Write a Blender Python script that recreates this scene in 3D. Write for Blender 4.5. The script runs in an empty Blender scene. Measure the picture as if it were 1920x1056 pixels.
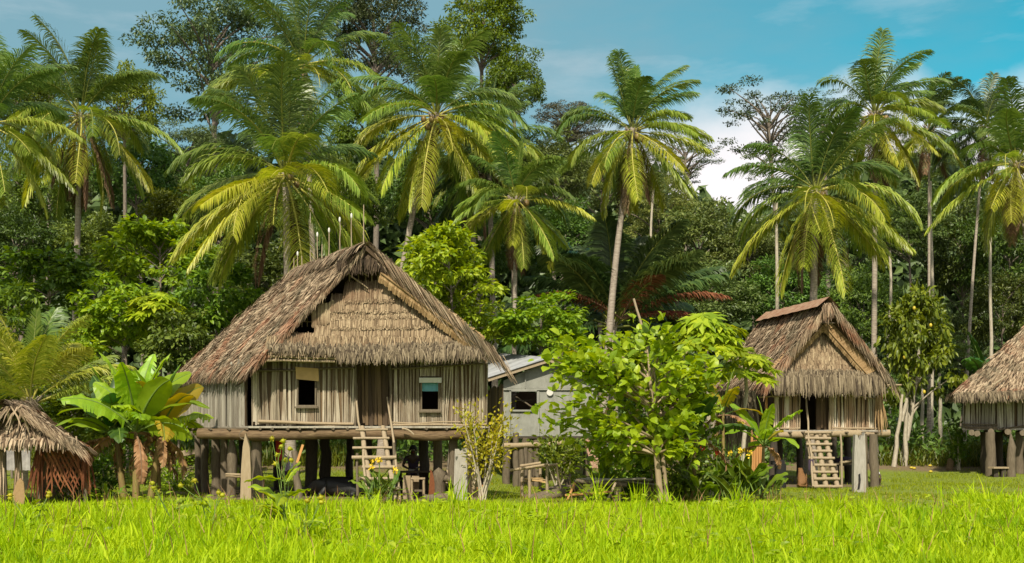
import bpy, math, random
import numpy as np
from mathutils import Vector
rng = np.random.default_rng(7)
random.seed(7)
S = bpy.context.scene
COL = S.collection
R = math.radians
F = 2100.0; CX = 960.0; HOR = 810.0; EYE = 1.75

def at(px, py, Y):
    return np.array([(px - CX) / F * Y, Y, EYE + (HOR - py) / F * Y])
def sstep(a, b, x):
    t = np.clip((x - a) / (b - a), 0, 1); return t * t * (3 - 2 * t)
def gz(x, y):
    return 1.45 * sstep(37, 64, y) + 0.04 * np.sin(x * .7 + 1) * np.sin(y * .5) * sstep(12, 20, y)
def gp(px, Y):
    x = (px - CX) / F * Y
    return np.array([x, Y, float(gz(x, Y))])
def V3(*a): return np.array(a, float)
def nrm(v):
    v = np.asarray(v, float)
    return v / np.maximum(np.linalg.norm(v, axis=-1, keepdims=True), 1e-9)

# ---------------------------------------------------------------- mesh builder
class G:
    def __init__(s): s.v = []; s.f = []; s.n = 0
    def add(s, verts, faces, mat=0, smooth=False):
        verts = np.asarray(verts, np.float32).reshape(-1, 3)
        if isinstance(faces, np.ndarray): s.f.append((faces + s.n, mat, smooth))
        else:
            by = {}
            for f in faces: by.setdefault(len(f), []).append(f)
            for k, fs in by.items(): s.f.append((np.array(fs, np.int64) + s.n, mat, smooth))
        s.v.append(verts); s.n += len(verts)
    def ribbons(s, P, W, mat=0, smooth=False):
        """P (N,K,3) centre lines, W (N,K,3) half-width vectors"""
        N, K, _ = P.shape
        v = np.stack([P - W, P + W], 2).reshape(-1, 3)
        b = (np.arange(N)[:, None] * K + np.arange(K - 1)[None, :]) * 2
        f = np.stack([b, b + 1, b + 3, b + 2], -1).reshape(-1, 4)
        s.add(v, f, mat, smooth)
    def leaves(s, P, D, Nn, L, W, fold=.12, mat=0):
        """folded rhombic leaves"""
        side = nrm(np.cross(D, Nn)); up = np.cross(side, D)
        L = L[:, None]; W = W[:, None]
        mid = P + D * L * .42
        a = mid + side * W * .5 + up * W * fold; b = mid - side * W * .5 + up * W * fold
        tip = P + D * L - up * L * .08
        v = np.stack([P, a, tip, b], 1).reshape(-1, 3)
        i = np.arange(len(P))[:, None] * 4
        f = np.concatenate([i + np.array([[0, 1, 2]]), i + np.array([[0, 2, 3]])], 0)
        s.add(v, f, mat)
    def leaves6(s, P, D, Nn, L, W, fold=.15, curl=.2, mat=0):
        """broader leaves with a bent midrib: 7 verts, 6 tris"""
        side = nrm(np.cross(D, Nn)); up = np.cross(side, D)
        L = L[:, None]; W = W[:, None]
        c0 = P; c1 = P + D * L * .45; c2 = P + D * L * .98 - up * L * curl
        a1 = P + D * L * .22 + side * W * .46 + up * W * fold; b1 = P + D * L * .22 - side * W * .46 + up * W * fold
        a2 = P + D * L * .62 + side * W * .42 + up * (W * fold - L * curl * .35); b2 = P + D * L * .62 - side * W * .42 + up * (W * fold - L * curl * .35)
        v = np.stack([c0, c1, c2, a1, a2, b1, b2], 1).reshape(-1, 3)
        i = np.arange(len(P))[:, None] * 7
        tr = [(0, 3, 1), (3, 4, 1), (4, 2, 1), (0, 1, 5), (5, 1, 6), (6, 1, 2)]
        s.add(v, np.concatenate([i + np.array([t]) for t in tr], 0), mat)
    def tube(s, pts, rad, n=8, mat=0, cap=True, smooth=True, wob=0):
        pts = np.asarray(pts, float); K = len(pts)
        rad = np.broadcast_to(np.asarray(rad, float), (K,))
        T = nrm(np.gradient(pts, axis=0))
        mt = nrm(T.mean(0)); ref = V3(0, 1, 0) if abs(mt[1]) < .8 else V3(1, 0, 0)
        A = nrm(np.cross(T, ref)); B = np.cross(T, A)
        th = np.linspace(0, 2 * np.pi, n, endpoint=False)
        rr = rad[:, None] * (1 + (rng.normal(0, wob, (K, n)) if wob else 0))
        v = pts[:, None] + A[:, None] * (np.cos(th)[None, :, None] * rr[..., None]) + B[:, None] * (np.sin(th)[None, :, None] * rr[..., None])
        f = []
        for k in range(K - 1):
            for j in range(n):
                f.append((k * n + j, k * n + (j + 1) % n, (k + 1) * n + (j + 1) % n, (k + 1) * n + j))
        s.add(v.reshape(-1, 3), np.array(f), mat, smooth)
        if cap:
            s.add(v[0], [tuple(range(n))], mat); s.add(v[-1], [tuple(range(n))[::-1]], mat)
    def bar(s, p, q, w, h, mat=0, up=(0, 0, 1)):
        p = np.asarray(p, float); q = np.asarray(q, float); d = nrm(q - p)
        up = np.asarray(up, float)
        if abs(np.dot(d, up)) > .95: up = V3(0, 1, 0)
        a = nrm(np.cross(d, up)) * w / 2; b = nrm(np.cross(a, d)) * h / 2
        v = [p - a - b, p + a - b, p + a + b, p - a + b, q - a - b, q + a - b, q + a + b, q - a + b]
        s.add(v, [(0, 1, 2, 3), (7, 6, 5, 4), (0, 4, 5, 1), (1, 5, 6, 2), (2, 6, 7, 3), (3, 7, 4, 0)], mat)
    def prism(s, front, depth, mat=0):
        """outline (M,3) extruded by vector depth"""
        a = np.asarray(front, float); b = a + np.asarray(depth, float); m = len(a)
        s.add(np.concatenate([a, b]), [tuple(range(m)), tuple(range(2 * m - 1, m - 1, -1))] + [(i, i + m, (i + 1) % m + m, (i + 1) % m) for i in range(m)], mat)
    def ball(s, c, r, mat=0, nu=8, nv=6):
        c = np.asarray(c, float); r = np.broadcast_to(np.asarray(r, float), (3,))
        v = [c + r * V3(0, 0, -1)]
        for j in range(1, nv):
            ph = -np.pi / 2 + np.pi * j / nv
            for i in range(nu):
                t = 2 * np.pi * i / nu; v.append(c + r * V3(np.cos(ph) * np.cos(t), np.cos(ph) * np.sin(t), np.sin(ph)))
        v.append(c + r * V3(0, 0, 1)); f = []
        for i in range(nu):
            f.append((0, 1 + (i + 1) % nu, 1 + i)); b = 1 + (nv - 2) * nu
            f.append((len(v) - 1, b + i, b + (i + 1) % nu))
            for j in range(nv - 2):
                a = 1 + j * nu; f.append((a + i, a + (i + 1) % nu, a + nu + (i + 1) % nu, a + nu + i))
        s.add(v, f, mat, True)
    def mesh(s, name, origin=(0, 0, 0)):
        me = bpy.data.meshes.new(name)
        if not s.v: return me
        v = np.concatenate(s.v) - np.asarray(origin, np.float32)
        loops = np.concatenate([f.reshape(-1) for f, m, sm in s.f]).astype(np.int32)
        tot = np.concatenate([np.full(len(f), f.shape[1]) for f, m, sm in s.f])
        start = np.concatenate([[0], np.cumsum(tot)[:-1]]).astype(np.int32)
        mi = np.concatenate([np.full(len(f), m) for f, m, sm in s.f]).astype(np.int32)
        sm = np.concatenate([np.full(len(f), q) for f, m, q in s.f]).astype(bool)
        me.vertices.add(len(v)); me.vertices.foreach_set('co', v.astype(np.float32).ravel())
        me.loops.add(len(loops)); me.loops.foreach_set('vertex_index', loops)
        me.polygons.add(len(tot)); me.polygons.foreach_set('loop_start', start)
        me.polygons.foreach_set('material_index', mi); me.polygons.foreach_set('use_smooth', sm)
        me.update(calc_edges=True); me.validate()
        return me

def link(o, parent=None):
    COL.objects.link(o)
    if parent is not None: o.parent = parent
    return o
def tag(o, label=None, cat=None, group=None, kind=None):
    if label: o['label'] = label
    if cat: o['category'] = cat
    if group: o['group'] = group
    if kind: o['kind'] = kind
    return o
def thing(name, label, cat, loc, group=None):
    o = bpy.data.objects.new(name, None); o.empty_display_size = .2
    link(o); o.location = tuple(float(c) for c in loc); tag(o, label, cat, group); return o
def org(parent):
    p = V3(0, 0, 0)
    while parent is not None: p = p + np.array(parent.location); parent = parent.parent
    return p
def obj(name, g, mats, parent=None, loc=None, label=None):
    """mesh given in world coordinates -> object under parent (whose empties are only translated)"""
    mats = mats if isinstance(mats, (list, tuple)) else [mats]
    base = org(parent) if loc is None else np.asarray(loc, float)
    me = g.mesh(name, base)
    for m in mats: me.materials.append(m)
    o = bpy.data.objects.new(name, me); link(o, parent)
    if parent is None: o.location = tuple(float(c) for c in base)
    if label: o['label'] = label
    return o

# ---------------------------------------------------------------- materials
def newmat(name):
    m = bpy.data.materials.new(name); m.use_nodes = True
    nt = m.node_tree; nt.nodes.clear()
    out = nt.nodes.new('ShaderNodeOutputMaterial'); b = nt.nodes.new('ShaderNodeBsdfPrincipled')
    nt.links.new(b.outputs[0], out.inputs[0]); return m, nt, b, out
def N(nt, t, **kw):
    n = nt.nodes.new('ShaderNode' + t)
    for k, v in kw.items(): setattr(n, k, v)
    return n
def ramp(nt, fac, cols, pos=None):
    r = N(nt, 'ValToRGB'); e = r.color_ramp.elements
    pos = pos or [i / (len(cols) - 1) for i in range(len(cols))]
    while len(e) < len(cols): e.new(.5)
    for i, c in enumerate(cols): e[i].position = pos[i]; e[i].color = (*c, 1)
    nt.links.new(fac, r.inputs[0]); return r.outputs[0]
def noise(nt, scale, detail=4, stretch=None, coord='Object', rough=.6):
    tc = N(nt, 'TexCoord'); n = N(nt, 'TexNoise'); n.inputs['Scale'].default_value = scale
    n.inputs['Detail'].default_value = detail; n.inputs['Roughness'].default_value = rough
    src = tc.outputs[coord]
    if coord == 'World': src = None
    if stretch:
        mp = N(nt, 'Mapping'); mp.inputs['Scale'].default_value = stretch
        nt.links.new(src, mp.inputs[0]); src = mp.outputs[0]
    nt.links.new(src, n.inputs['Vector']); return n.outputs['Fac']
def mixc(nt, fac, a, b, mode='MIX'):
    m = N(nt, 'Mix', data_type='RGBA', blend_type=mode)
    if isinstance(fac, float): m.inputs[0].default_value = fac
    else: nt.links.new(fac, m.inputs[0])
    for s, i in ((a, 6), (b, 7)):
        if isinstance(s, tuple): m.inputs[i].default_value = (*s, 1)
        else: nt.links.new(s, m.inputs[i])
    return m.outputs[2]
def mrange(nt, v, a, b, c=0., d=1.):
    m = N(nt, 'MapRange'); nt.links.new(v, m.inputs[0])
    for i, x in enumerate((a, b, c, d)): m.inputs[i + 1].default_value = x
    return m.outputs[0]
def bump(nt, b, h, strength=.4, dist=.02):
    bp = N(nt, 'Bump'); bp.inputs['Strength'].default_value = strength; bp.inputs['Distance'].default_value = dist
    nt.links.new(h, bp.inputs['Height']); nt.links.new(bp.outputs[0], b.inputs['Normal'])

def leafmat(name, cols, trans=.35, rough=.45, objvar=.35, nscale=None, tcol=None, spec=.4, patch=None):
    m, nt, b, out = newmat(name)
    geo = N(nt, 'NewGeometry'); oi = N(nt, 'ObjectInfo')
    c = ramp(nt, geo.outputs['Random Per Island'], cols)
    hs = N(nt, 'HueSaturation'); nt.links.new(c, hs.inputs['Color'])
    nt.links.new(mrange(nt, oi.outputs['Random'], 0, 1, 1 - objvar, 1 + objvar), hs.inputs['Value'])
    mul = N(nt, 'Math', operation='MULTIPLY'); mul.inputs[1].default_value = 7.31
    fr = N(nt, 'Math', operation='FRACT'); nt.links.new(oi.outputs['Random'], mul.inputs[0]); nt.links.new(mul.outputs[0], fr.inputs[0])
    nt.links.new(mrange(nt, fr.outputs[0], 0, 1, .5 - .035 * objvar / .35, .5 + .02 * objvar / .35), hs.inputs['Hue'])
    col = hs.outputs[0]
    if patch: col = mixc(nt, mrange(nt, noise(nt, patch[0], 4), .42, .66, 0, .85), col, mixc(nt, 1.0, col, patch[1], 'MULTIPLY'))
    if nscale:
        n = noise(nt, nscale, 3); col = mixc(nt, mrange(nt, n, .35, .7), col, mixc(nt, .65, col, cols[-1]), 'MIX')
    nt.links.new(col, b.inputs['Base Color']); b.inputs['Roughness'].default_value = rough
    b.inputs['Specular IOR Level'].default_value = spec
    tr = N(nt, 'BsdfTranslucent')
    hs2 = N(nt, 'HueSaturation'); hs2.inputs['Value'].default_value = 1.5; hs2.inputs['Hue'].default_value = .485; hs2.inputs['Saturation'].default_value = 1.1
    nt.links.new(col, hs2.inputs['Color']); nt.links.new(hs2.outputs[0], tr.inputs[0])
    mx = N(nt, 'MixShader'); mx.inputs[0].default_value = trans
    nt.links.new(b.outputs[0], mx.inputs[1]); nt.links.new(tr.outputs[0], mx.inputs[2]); nt.links.new(mx.outputs[0], out.inputs[0])
    return m
def strawmat(name, cols, patch=None, pscale=.8, rough=.85, trans=0):
    """fibres: colour per strand, broad weathered patches with a shape of their own"""
    m, nt, b, out = newmat(name)
    geo = N(nt, 'NewGeometry'); c = ramp(nt, geo.outputs['Random Per Island'], cols)
    if patch:
        for i, (pc, amt) in enumerate(patch):
            n = noise(nt, pscale * (1 + .37 * i), 4, stretch=(1 + i * .2, 1.3, 1 - .1 * i))
            mm = N(nt, 'Math', operation='MULTIPLY'); nt.links.new(mrange(nt, n, .52, .66), mm.inputs[0]); mm.inputs[1].default_value = amt
            c = mixc(nt, mm.outputs[0], c, mixc(nt, .75, c, pc))
    g2 = noise(nt, 22, 3); c = mixc(nt, mrange(nt, g2, .3, .7, .0, .45), c, mixc(nt, 1.0, c, (.42, .38, .34), 'MULTIPLY'))
    nt.links.new(c, b.inputs['Base Color']); b.inputs['Roughness'].default_value = rough; b.inputs['Specular IOR Level'].default_value = .15
    return m
def woodmat(name, cols, stretch=(9, 9, .7), scale=1.6, stain=None, rough=.8, bmp=.35, island=.5):
    m, nt, b, out = newmat(name)
    n = noise(nt, scale * 3, 6, stretch=stretch, rough=.7); geo = N(nt, 'NewGeometry')
    mi = N(nt, 'Mix', data_type='FLOAT'); mi.inputs[0].default_value = island
    nt.links.new(mrange(nt, n, .28, .72), mi.inputs[2]); nt.links.new(geo.outputs['Random Per Island'], mi.inputs[3])
    c = ramp(nt, mi.outputs[0], cols)
    if stain:
        n2 = noise(nt, 1.3, 6, stretch=(3.0, 3.0, .55), rough=.7); c = mixc(nt, mrange(nt, n2, .46, .64, 0, .9), c, mixc(nt, .7, c, stain))
    nt.links.new(c, b.inputs['Base Color']); b.inputs['Roughness'].default_value = rough; b.inputs['Specular IOR Level'].default_value = .2
    bump(nt, b, n, bmp, .02); return m
def plainmat(name, col, rough=.7, var=.25, scale=6, metal=0., b2=None):
    m, nt, b, out = newmat(name); n = noise(nt, scale, 5)
    c2 = b2 or tuple(x * (1 - var) for x in col)
    c = mixc(nt, mrange(nt, n, .3, .7), col, c2); nt.links.new(c, b.inputs['Base Color'])
    b.inputs['Roughness'].default_value = rough; b.inputs['Metallic'].default_value = metal; bump(nt, b, n, .15, .01); return m

M = {}
M['frond'] = leafmat('palm_frond_green', [(.12, .185, .022), (.19, .265, .034), (.28, .345, .06)], trans=.33, rough=.36, objvar=.22)
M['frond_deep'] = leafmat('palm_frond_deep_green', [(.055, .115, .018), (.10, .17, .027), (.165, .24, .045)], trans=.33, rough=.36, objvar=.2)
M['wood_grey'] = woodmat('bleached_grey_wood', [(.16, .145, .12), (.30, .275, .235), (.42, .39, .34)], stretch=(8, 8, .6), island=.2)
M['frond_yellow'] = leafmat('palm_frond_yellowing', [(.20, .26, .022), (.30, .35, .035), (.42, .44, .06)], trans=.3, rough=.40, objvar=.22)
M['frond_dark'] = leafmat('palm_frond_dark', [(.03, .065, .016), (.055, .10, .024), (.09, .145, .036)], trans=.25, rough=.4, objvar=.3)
M['frond_dead'] = leafmat('palm_frond_dead', [(.10, .065, .035), (.18, .12, .065), (.26, .18, .10)], trans=.1, rough=.8, objvar=.25, spec=.1)
M['frond_red'] = leafmat('palm_frond_rusty', [(.10, .035, .02), (.17, .06, .03), (.22, .10, .05)], trans=.1, rough=.8, objvar=.2, spec=.1)
M['rachis'] = plainmat('frond_midrib', (.46, .42, .08), .5, .3)
M['rachis_g'] = plainmat('frond_midrib_green', (.20, .22, .035), .5, .3)
M['rachis_d'] = plainmat('frond_midrib_dry', (.22, .13, .07), .8, .3)
M['palm_trunk'] = woodmat('palm_bark', [(.16, .13, .10), (.30, .25, .20), (.42, .37, .30)], stretch=(1.2, 1.2, 7), scale=1.3, bmp=.6, island=0)
M['bark'] = woodmat('tree_bark', [(.07, .055, .04), (.16, .13, .10), (.28, .24, .19)], stretch=(5, 5, 1), bmp=.5, island=0)
M['bark_pale'] = woodmat('pale_bark', [(.24, .20, .14), (.38, .33, .25), (.5, .45, .36)], stretch=(4, 4, 1.2), bmp=.4, island=0)
M['coconut'] = plainmat('coconut_husk', (.20, .15, .035), .5, .4, 5, b2=(.13, .07, .02))
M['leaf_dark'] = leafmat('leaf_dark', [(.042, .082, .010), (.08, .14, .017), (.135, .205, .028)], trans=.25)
M['leaf_mid'] = leafmat('leaf_mid', [(.055, .105, .008), (.115, .185, .012), (.20, .28, .02)], trans=.32)
M['leaf_bright'] = leafmat('leaf_bright', [(.085, .165, .006), (.17, .27, .010), (.28, .385, .018)], trans=.38, objvar=.2)
M['leaf_lime'] = leafmat('leaf_lime', [(.14, .22, .006), (.26, .35, .010), (.40, .47, .025)], trans=.4, objvar=.12)
M['leaf_yellow'] = leafmat('leaf_yellow', [(.26, .28, .010), (.40, .40, .015), (.52, .46, .025)], trans=.35, objvar=.15)
M['leaf_olive'] = leafmat('leaf_olive', [(.075, .12, .022), (.125, .175, .036), (.19, .235, .055)], trans=.25)
M['leaf_brown'] = leafmat('leaf_brown', [(.04, .045, .02), (.08, .075, .035), (.13, .11, .055)], trans=.2)
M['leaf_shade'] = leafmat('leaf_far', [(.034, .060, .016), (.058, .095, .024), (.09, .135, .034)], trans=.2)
M['banana'] = leafmat('banana_leaf', [(.16, .29, .012), (.22, .36, .016), (.29, .43, .025)], trans=.42, rough=.35, objvar=.25, nscale=1.4)
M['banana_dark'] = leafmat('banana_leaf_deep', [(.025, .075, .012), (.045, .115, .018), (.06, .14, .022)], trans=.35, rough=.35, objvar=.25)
M['banana_yellow'] = leafmat('banana_leaf_yellow', [(.33, .28, .02), (.42, .33, .03), (.28, .30, .02)], trans=.4, objvar=.2)
M['banana_dead'] = leafmat('banana_leaf_dead', [(.16, .09, .035), (.30, .18, .08), (.42, .27, .13)], trans=.15, rough=.8, objvar=.2, spec=.1)
M['banana_stem'] = woodmat('banana_stem', [(.10, .06, .03), (.22, .15, .06), (.22, .24, .05)], stretch=(6, 6, .5), bmp=.3, island=0)
M['thatch'] = strawmat('weathered_thatch', [(.075, .05, .032), (.22, .155, .098), (.35, .26, .17), (.52, .41, .28)], [((.30, .11, .055), .75), ((.10, .095, .06), .85)], .7)
M['thatch_in'] = strawmat('thatch_underlayer', [(.05, .035, .02), (.09, .06, .035)])
M['gable'] = strawmat('gable_thatch', [(.09, .062, .036), (.21, .15, .09), (.31, .23, .14), (.43, .335, .21)], [((.15, .08, .045), .7)], .9)
M['fringe'] = strawmat('weathered_fringe', [(.045, .033, .023), (.11, .085, .055), (.19, .15, .095), (.28, .225, .15)])
M['thatch_dk'] = strawmat('dark_thatch', [(.03, .022, .015), (.065, .045, .03), (.12, .085, .055)])
M['orange_leaf'] = strawmat('dry_orange_palm_leaf', [(.20, .125, .055), (.30, .195, .095), (.42, .29, .15)])
M['rust_leaf'] = strawmat('rust_red_palm_leaf', [(.10, .035, .015), (.17, .06, .025), (.25, .10, .045)])
M['slat'] = woodmat('palm_wood_slats', [(.07, .053, .036), (.22, .18, .125), (.38, .325, .24), (.55, .48, .37)], stretch=(14, 14, .5), stain=(.12, .075, .04), island=.55)
M['slat_grey'] = woodmat('grey_palm_slats', [(.13, .115, .09), (.31, .28, .225), (.52, .48, .39)], stretch=(14, 14, .5), stain=(.15, .12, .09), island=.6)
M['slat_warm'] = woodmat('warm_palm_slats', [(.16, .10, .06), (.34, .24, .15), (.58, .49, .35), (.68, .62, .50)], stretch=(14, 14, .5), stain=(.24, .13, .07), island=.75)
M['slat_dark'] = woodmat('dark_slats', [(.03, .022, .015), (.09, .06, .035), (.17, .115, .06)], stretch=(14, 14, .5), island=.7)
M['wood'] = woodmat('grey_post_wood', [(.045, .034, .022), (.115, .09, .06), (.22, .18, .125)], stretch=(7, 7, .8))
M['wood_light'] = woodmat('pale_post_wood', [(.14, .10, .06), (.29, .22, .135), (.42, .34, .23)], stretch=(8, 8, .6))
M['wood_dark'] = woodmat('dark_wood', [(.02, .016, .012), (.05, .04, .03), (.10, .08, .055)], stretch=(7, 7, .8))
M['pole'] = woodmat('ladder_pole', [(.17, .125, .075), (.29, .225, .145), (.40, .33, .23)], stretch=(8, 8, .8))
M['beam'] = woodmat('log_beam', [(.05, .032, .018), (.13, .085, .045), (.22, .155, .085)], stretch=(.8, 6, 7), island=0)
M['orange_pole'] = woodmat('orange_pole', [(.24, .10, .035), (.40, .20, .07), (.50, .28, .11)], stretch=(12, 12, .4), island=.7)
M['dark'] = plainmat('dark_void', (.012, .011, .010), .9)
M['tan_cloth'] = plainmat('tan_board', (.48, .31, .13), .8, .2)
M['blue_cloth'] = plainmat('blue_curtain', (.13, .36, .42), .8, .2)
M['red_cloth'] = plainmat('red_cloth', (.45, .03, .02), .8, .3)
M['purple_cloth'] = plainmat('lilac_cloth', (.33, .27, .38), .8, .3)
M['white_cloth'] = plainmat('white_cloth', (.62, .62, .64), .8, .2)
M['dark_cloth'] = plainmat('dark_cloth', (.05, .03, .06), .85, .3)
M['cream_cloth'] = plainmat('cream_cloth', (.58, .48, .34), .85, .2)
M['skin'] = plainmat('dark_skin', (.065, .035, .02), .55, .2)
M['hair'] = plainmat('black_hair', (.01, .009, .008), .8, .2)
M['dog'] = plainmat('brown_fur', (.20, .095, .03), .8, .3, 20)
M['black_fur'] = plainmat('black_hide', (.012, .012, .012), .6, .3, 10)
M['metal_wall'] = woodmat('weathered_sheet', [(.14, .14, .12), (.235, .235, .20), (.31, .31, .27)], stretch=(2, 2, 1), scale=.6, rough=.6, bmp=.1, island=.2)
M['metal_roof'] = plainmat('zinc_roof', (.33, .335, .34), .5, .5, 2)
M['rust'] = plainmat('rusty_iron', (.20, .085, .045), .75, .45, 6, b2=(.33, .22, .14))
M['pale'] = plainmat('pale_board', (.60, .58, .52), .7, .15)
M['white'] = plainmat('white_paint', (.78, .76, .70), .6, .1)
M['petal_yellow'] = plainmat('yellow_petal', (.75, .52, .02), .6, .2)
M['petal_red'] = plainmat('red_petal', (.55, .02, .015), .6, .2)
M['fruit'] = plainmat('yellow_fruit', (.52, .40, .03), .5, .2)
M['stem_g'] = plainmat('green_stem', (.14, .22, .03), .6, .3)
M['grass'] = leafmat('tall_grass', [(.14, .27, .001), (.26, .42, .002), (.36, .51, .003), (.47, .56, .015)], trans=.42, rough=.6, objvar=0, spec=.15, nscale=.9, patch=(.42, (.50, .66, .6)))
M['lawn'] = leafmat('short_grass', [(.13, .18, .004), (.20, .25, .005), (.28, .31, .010)], trans=.3, rough=.6, objvar=0, spec=.15)
M['soil'] = plainmat('packed_soil', (.22, .15, .085), .95, .4, 3)
M['stone'] = plainmat('grey_stone', (.30, .28, .25), .9, .4, 5)
# ---------------------------------------------------------------- palms
def frond_mesh(g, base, az, el, L, droop, lmax, wind=(0, 0), npair=84, hang=.33, seed=0, wd=.021, twist=0., gapt=.16):
    r = np.random.default_rng(seed); K = 16
    t = np.linspace(0, 1, K); p = np.zeros((K, 3)); p[0] = base; step = L / (K - 1)
    for k in range(1, K):
        e = el - droop * t[k] ** 1.35
        a = az + twist * t[k]
        d = V3(math.cos(e) * math.cos(a) + wind[0] * t[k], math.cos(e) * math.sin(a) + wind[1] * t[k], math.sin(e))
        p[k] = p[k - 1] + nrm(d) * step
    T = nrm(np.gradient(p, axis=0))
    side = nrm(np.cross(T, V3(0, 0, 1)) + .25 * V3(math.sin(az), -math.cos(az), 0))
    g.tube(p, np.linspace(.045, .010, K) * (L / 4.2), n=4, mat=1, cap=False)
    tt = np.linspace(gapt, 1.0, npair); tt = np.clip(tt + r.normal(0, .004, npair), 0, 1)
    def samp(A): return np.stack([np.interp(tt, t, A[:, i]) for i in range(3)], 1)
    P0 = samp(p); T0 = nrm(samp(T)); S0 = nrm(samp(side)); N0 = np.cross(S0, T0)
    prof = np.sin(np.pi * (.13 + .80 * (tt - gapt) / (1 - gapt))) ** .7
    for sg in (-1, 1):
        ln = lmax * prof * r.uniform(.85, 1.1, npair)
        fw = (.45 + .75 * tt)[:, None]
        d = nrm(S0 * sg * 1.0 + T0 * fw + N0 * r.uniform(.05, .35, npair)[:, None] + r.normal(0, .07, (npair, 3)))
        pts = [P0]; dirs = [d]; gv = V3(wind[0] * .5, wind[1] * .5, -1.) * hang
        for k in range(3):
            pts.append(pts[-1] + dirs[-1] * (ln / 3)[:, None])
            dirs.append(nrm(dirs[-1] + gv * r.uniform(.6, 1.4, npair)[:, None]))
        P = np.stack(pts, 1); D = np.stack(dirs, 1)
        Wv = T0[:, None] - D * (T0[:, None] * D).sum(-1, keepdims=True)
        Wv = nrm(Wv + .35 * N0[:, None]) * (np.array([.55, 1., .8, .08])[None, :, None] * wd)
        g.ribbons(P, Wv, 0)
def palm(px_base, Y, px, py, Lpx, label, n=26, seed=0, wind=(0, 0), nuts=0, group='coconut palms', r0=.17, bend=.5, dead=3, top=1.35, low=-1.0,
         name='coconut_palm', yel=.35, mat=None, base_z=None, droopk=1., wd=.021, spear=True, npair=84, trunk_w=None):
    r = np.random.default_rng(seed + 100)
    b = gp(px_base, Y); c = at(px, py, Y); L = Lpx * 1.02 * Y / F; n = int(n * 1.28)
    root = thing(name, label, 'palm tree', b, group)
    g = G(); K = 14; t = np.linspace(0, 1, K)[:, None]
    ctrl = b + V3((c[0] - b[0]) * bend * .6, 0, (c[2] - b[2]) * .5)
    pts = (1 - t) ** 2 * b + 2 * t * (1 - t) * ctrl + t ** 2 * c
    rad = r0 * (1.0 - .42 * t[:, 0]) + .09 * np.exp(-t[:, 0] * 14); rad[-1] *= 1.25
    g.tube(pts, rad, n=10, wob=.03)
    # old frond stubs and brown fibre under the crown
    for i in range(14):
        a = i * 2.4; q = c + V3(math.cos(a) * .13, math.sin(a) * .13, -.25 - .04 * (i % 4))
        g.tube([q, q + V3(math.cos(a) * .22, math.sin(a) * .22, .26)], [.05, .02], n=5)
    obj('trunk', g, M['palm_trunk'], root)
    for i in range(n):
        k = i / (n - 1); az = i * 2.399963 + r.normal(0, .28) + seed
        el = (np.interp(k, [0, .2, .42, 1], [top + .08, top - .3, .28, low - .08]) if low < 0 else top * (1 - k) + low * k) + r.normal(0, .13)
        wk = 1.6 * max(0., 1 - 1.6 * k); wnd = (wind[0] * (.35 + wk), wind[1] * (.35 + wk))
        Lf = L * (1.06 if k > .42 else .94) * r.uniform(.85, 1.12)
        dr = (1.0 + .35 * math.cos(el)) * droopk * r.uniform(.7, 1.3) * (.34 if k > .6 else .7 if k > .45 else 1) * (.85 if k < .3 else 1)
        isd = i >= n - dead
        if isd: el = -1.25 + r.normal(0, .12); dr = .25; Lf *= .85
        g = G()
        frond_mesh(g, c + V3(math.cos(az) * .1, math.sin(az) * .1, .05 - .35 * k), az, el, Lf, dr, L * .27 * (.7 if isd else 1), wnd, npair, (.55 if isd else .52 + .1 * k), seed * 1000 + i, wd * (L / 4.0) ** .5, r.normal(0, .25))
        if isd: mm = [M['frond_dead'], M['rachis_d']]
        elif mat: mm = [M[mat], M['rachis_g']]
        elif k > 1 - yel and r.random() < .8: mm = [M['frond_yellow'], M['rachis']]
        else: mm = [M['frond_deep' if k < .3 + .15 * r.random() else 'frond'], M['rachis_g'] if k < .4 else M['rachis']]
        obj('frond', g, mm, root)
    if spear and not mat:
        g = G(); frond_mesh(g, c, seed, 1.5, L * .8, .12, L * .13, (wind[0] * .4, wind[1] * .4), npair, .0, seed + 5, wd); obj('frond', g, [M['frond_deep'], M['rachis_g']], root)
    for i in range(nuts):
        a = i * 2.4 + seed; rr = .30 + .12 * (i % 3)
        g = G(); q = c + V3(math.cos(a) * rr, math.sin(a) * rr, -.32 - .17 * (i // 4 % 3) + r.normal(0, .04)); g.ball(q, (.12, .12, .15)); obj('coconut', g, M['coconut'], root)
    return root

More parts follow.
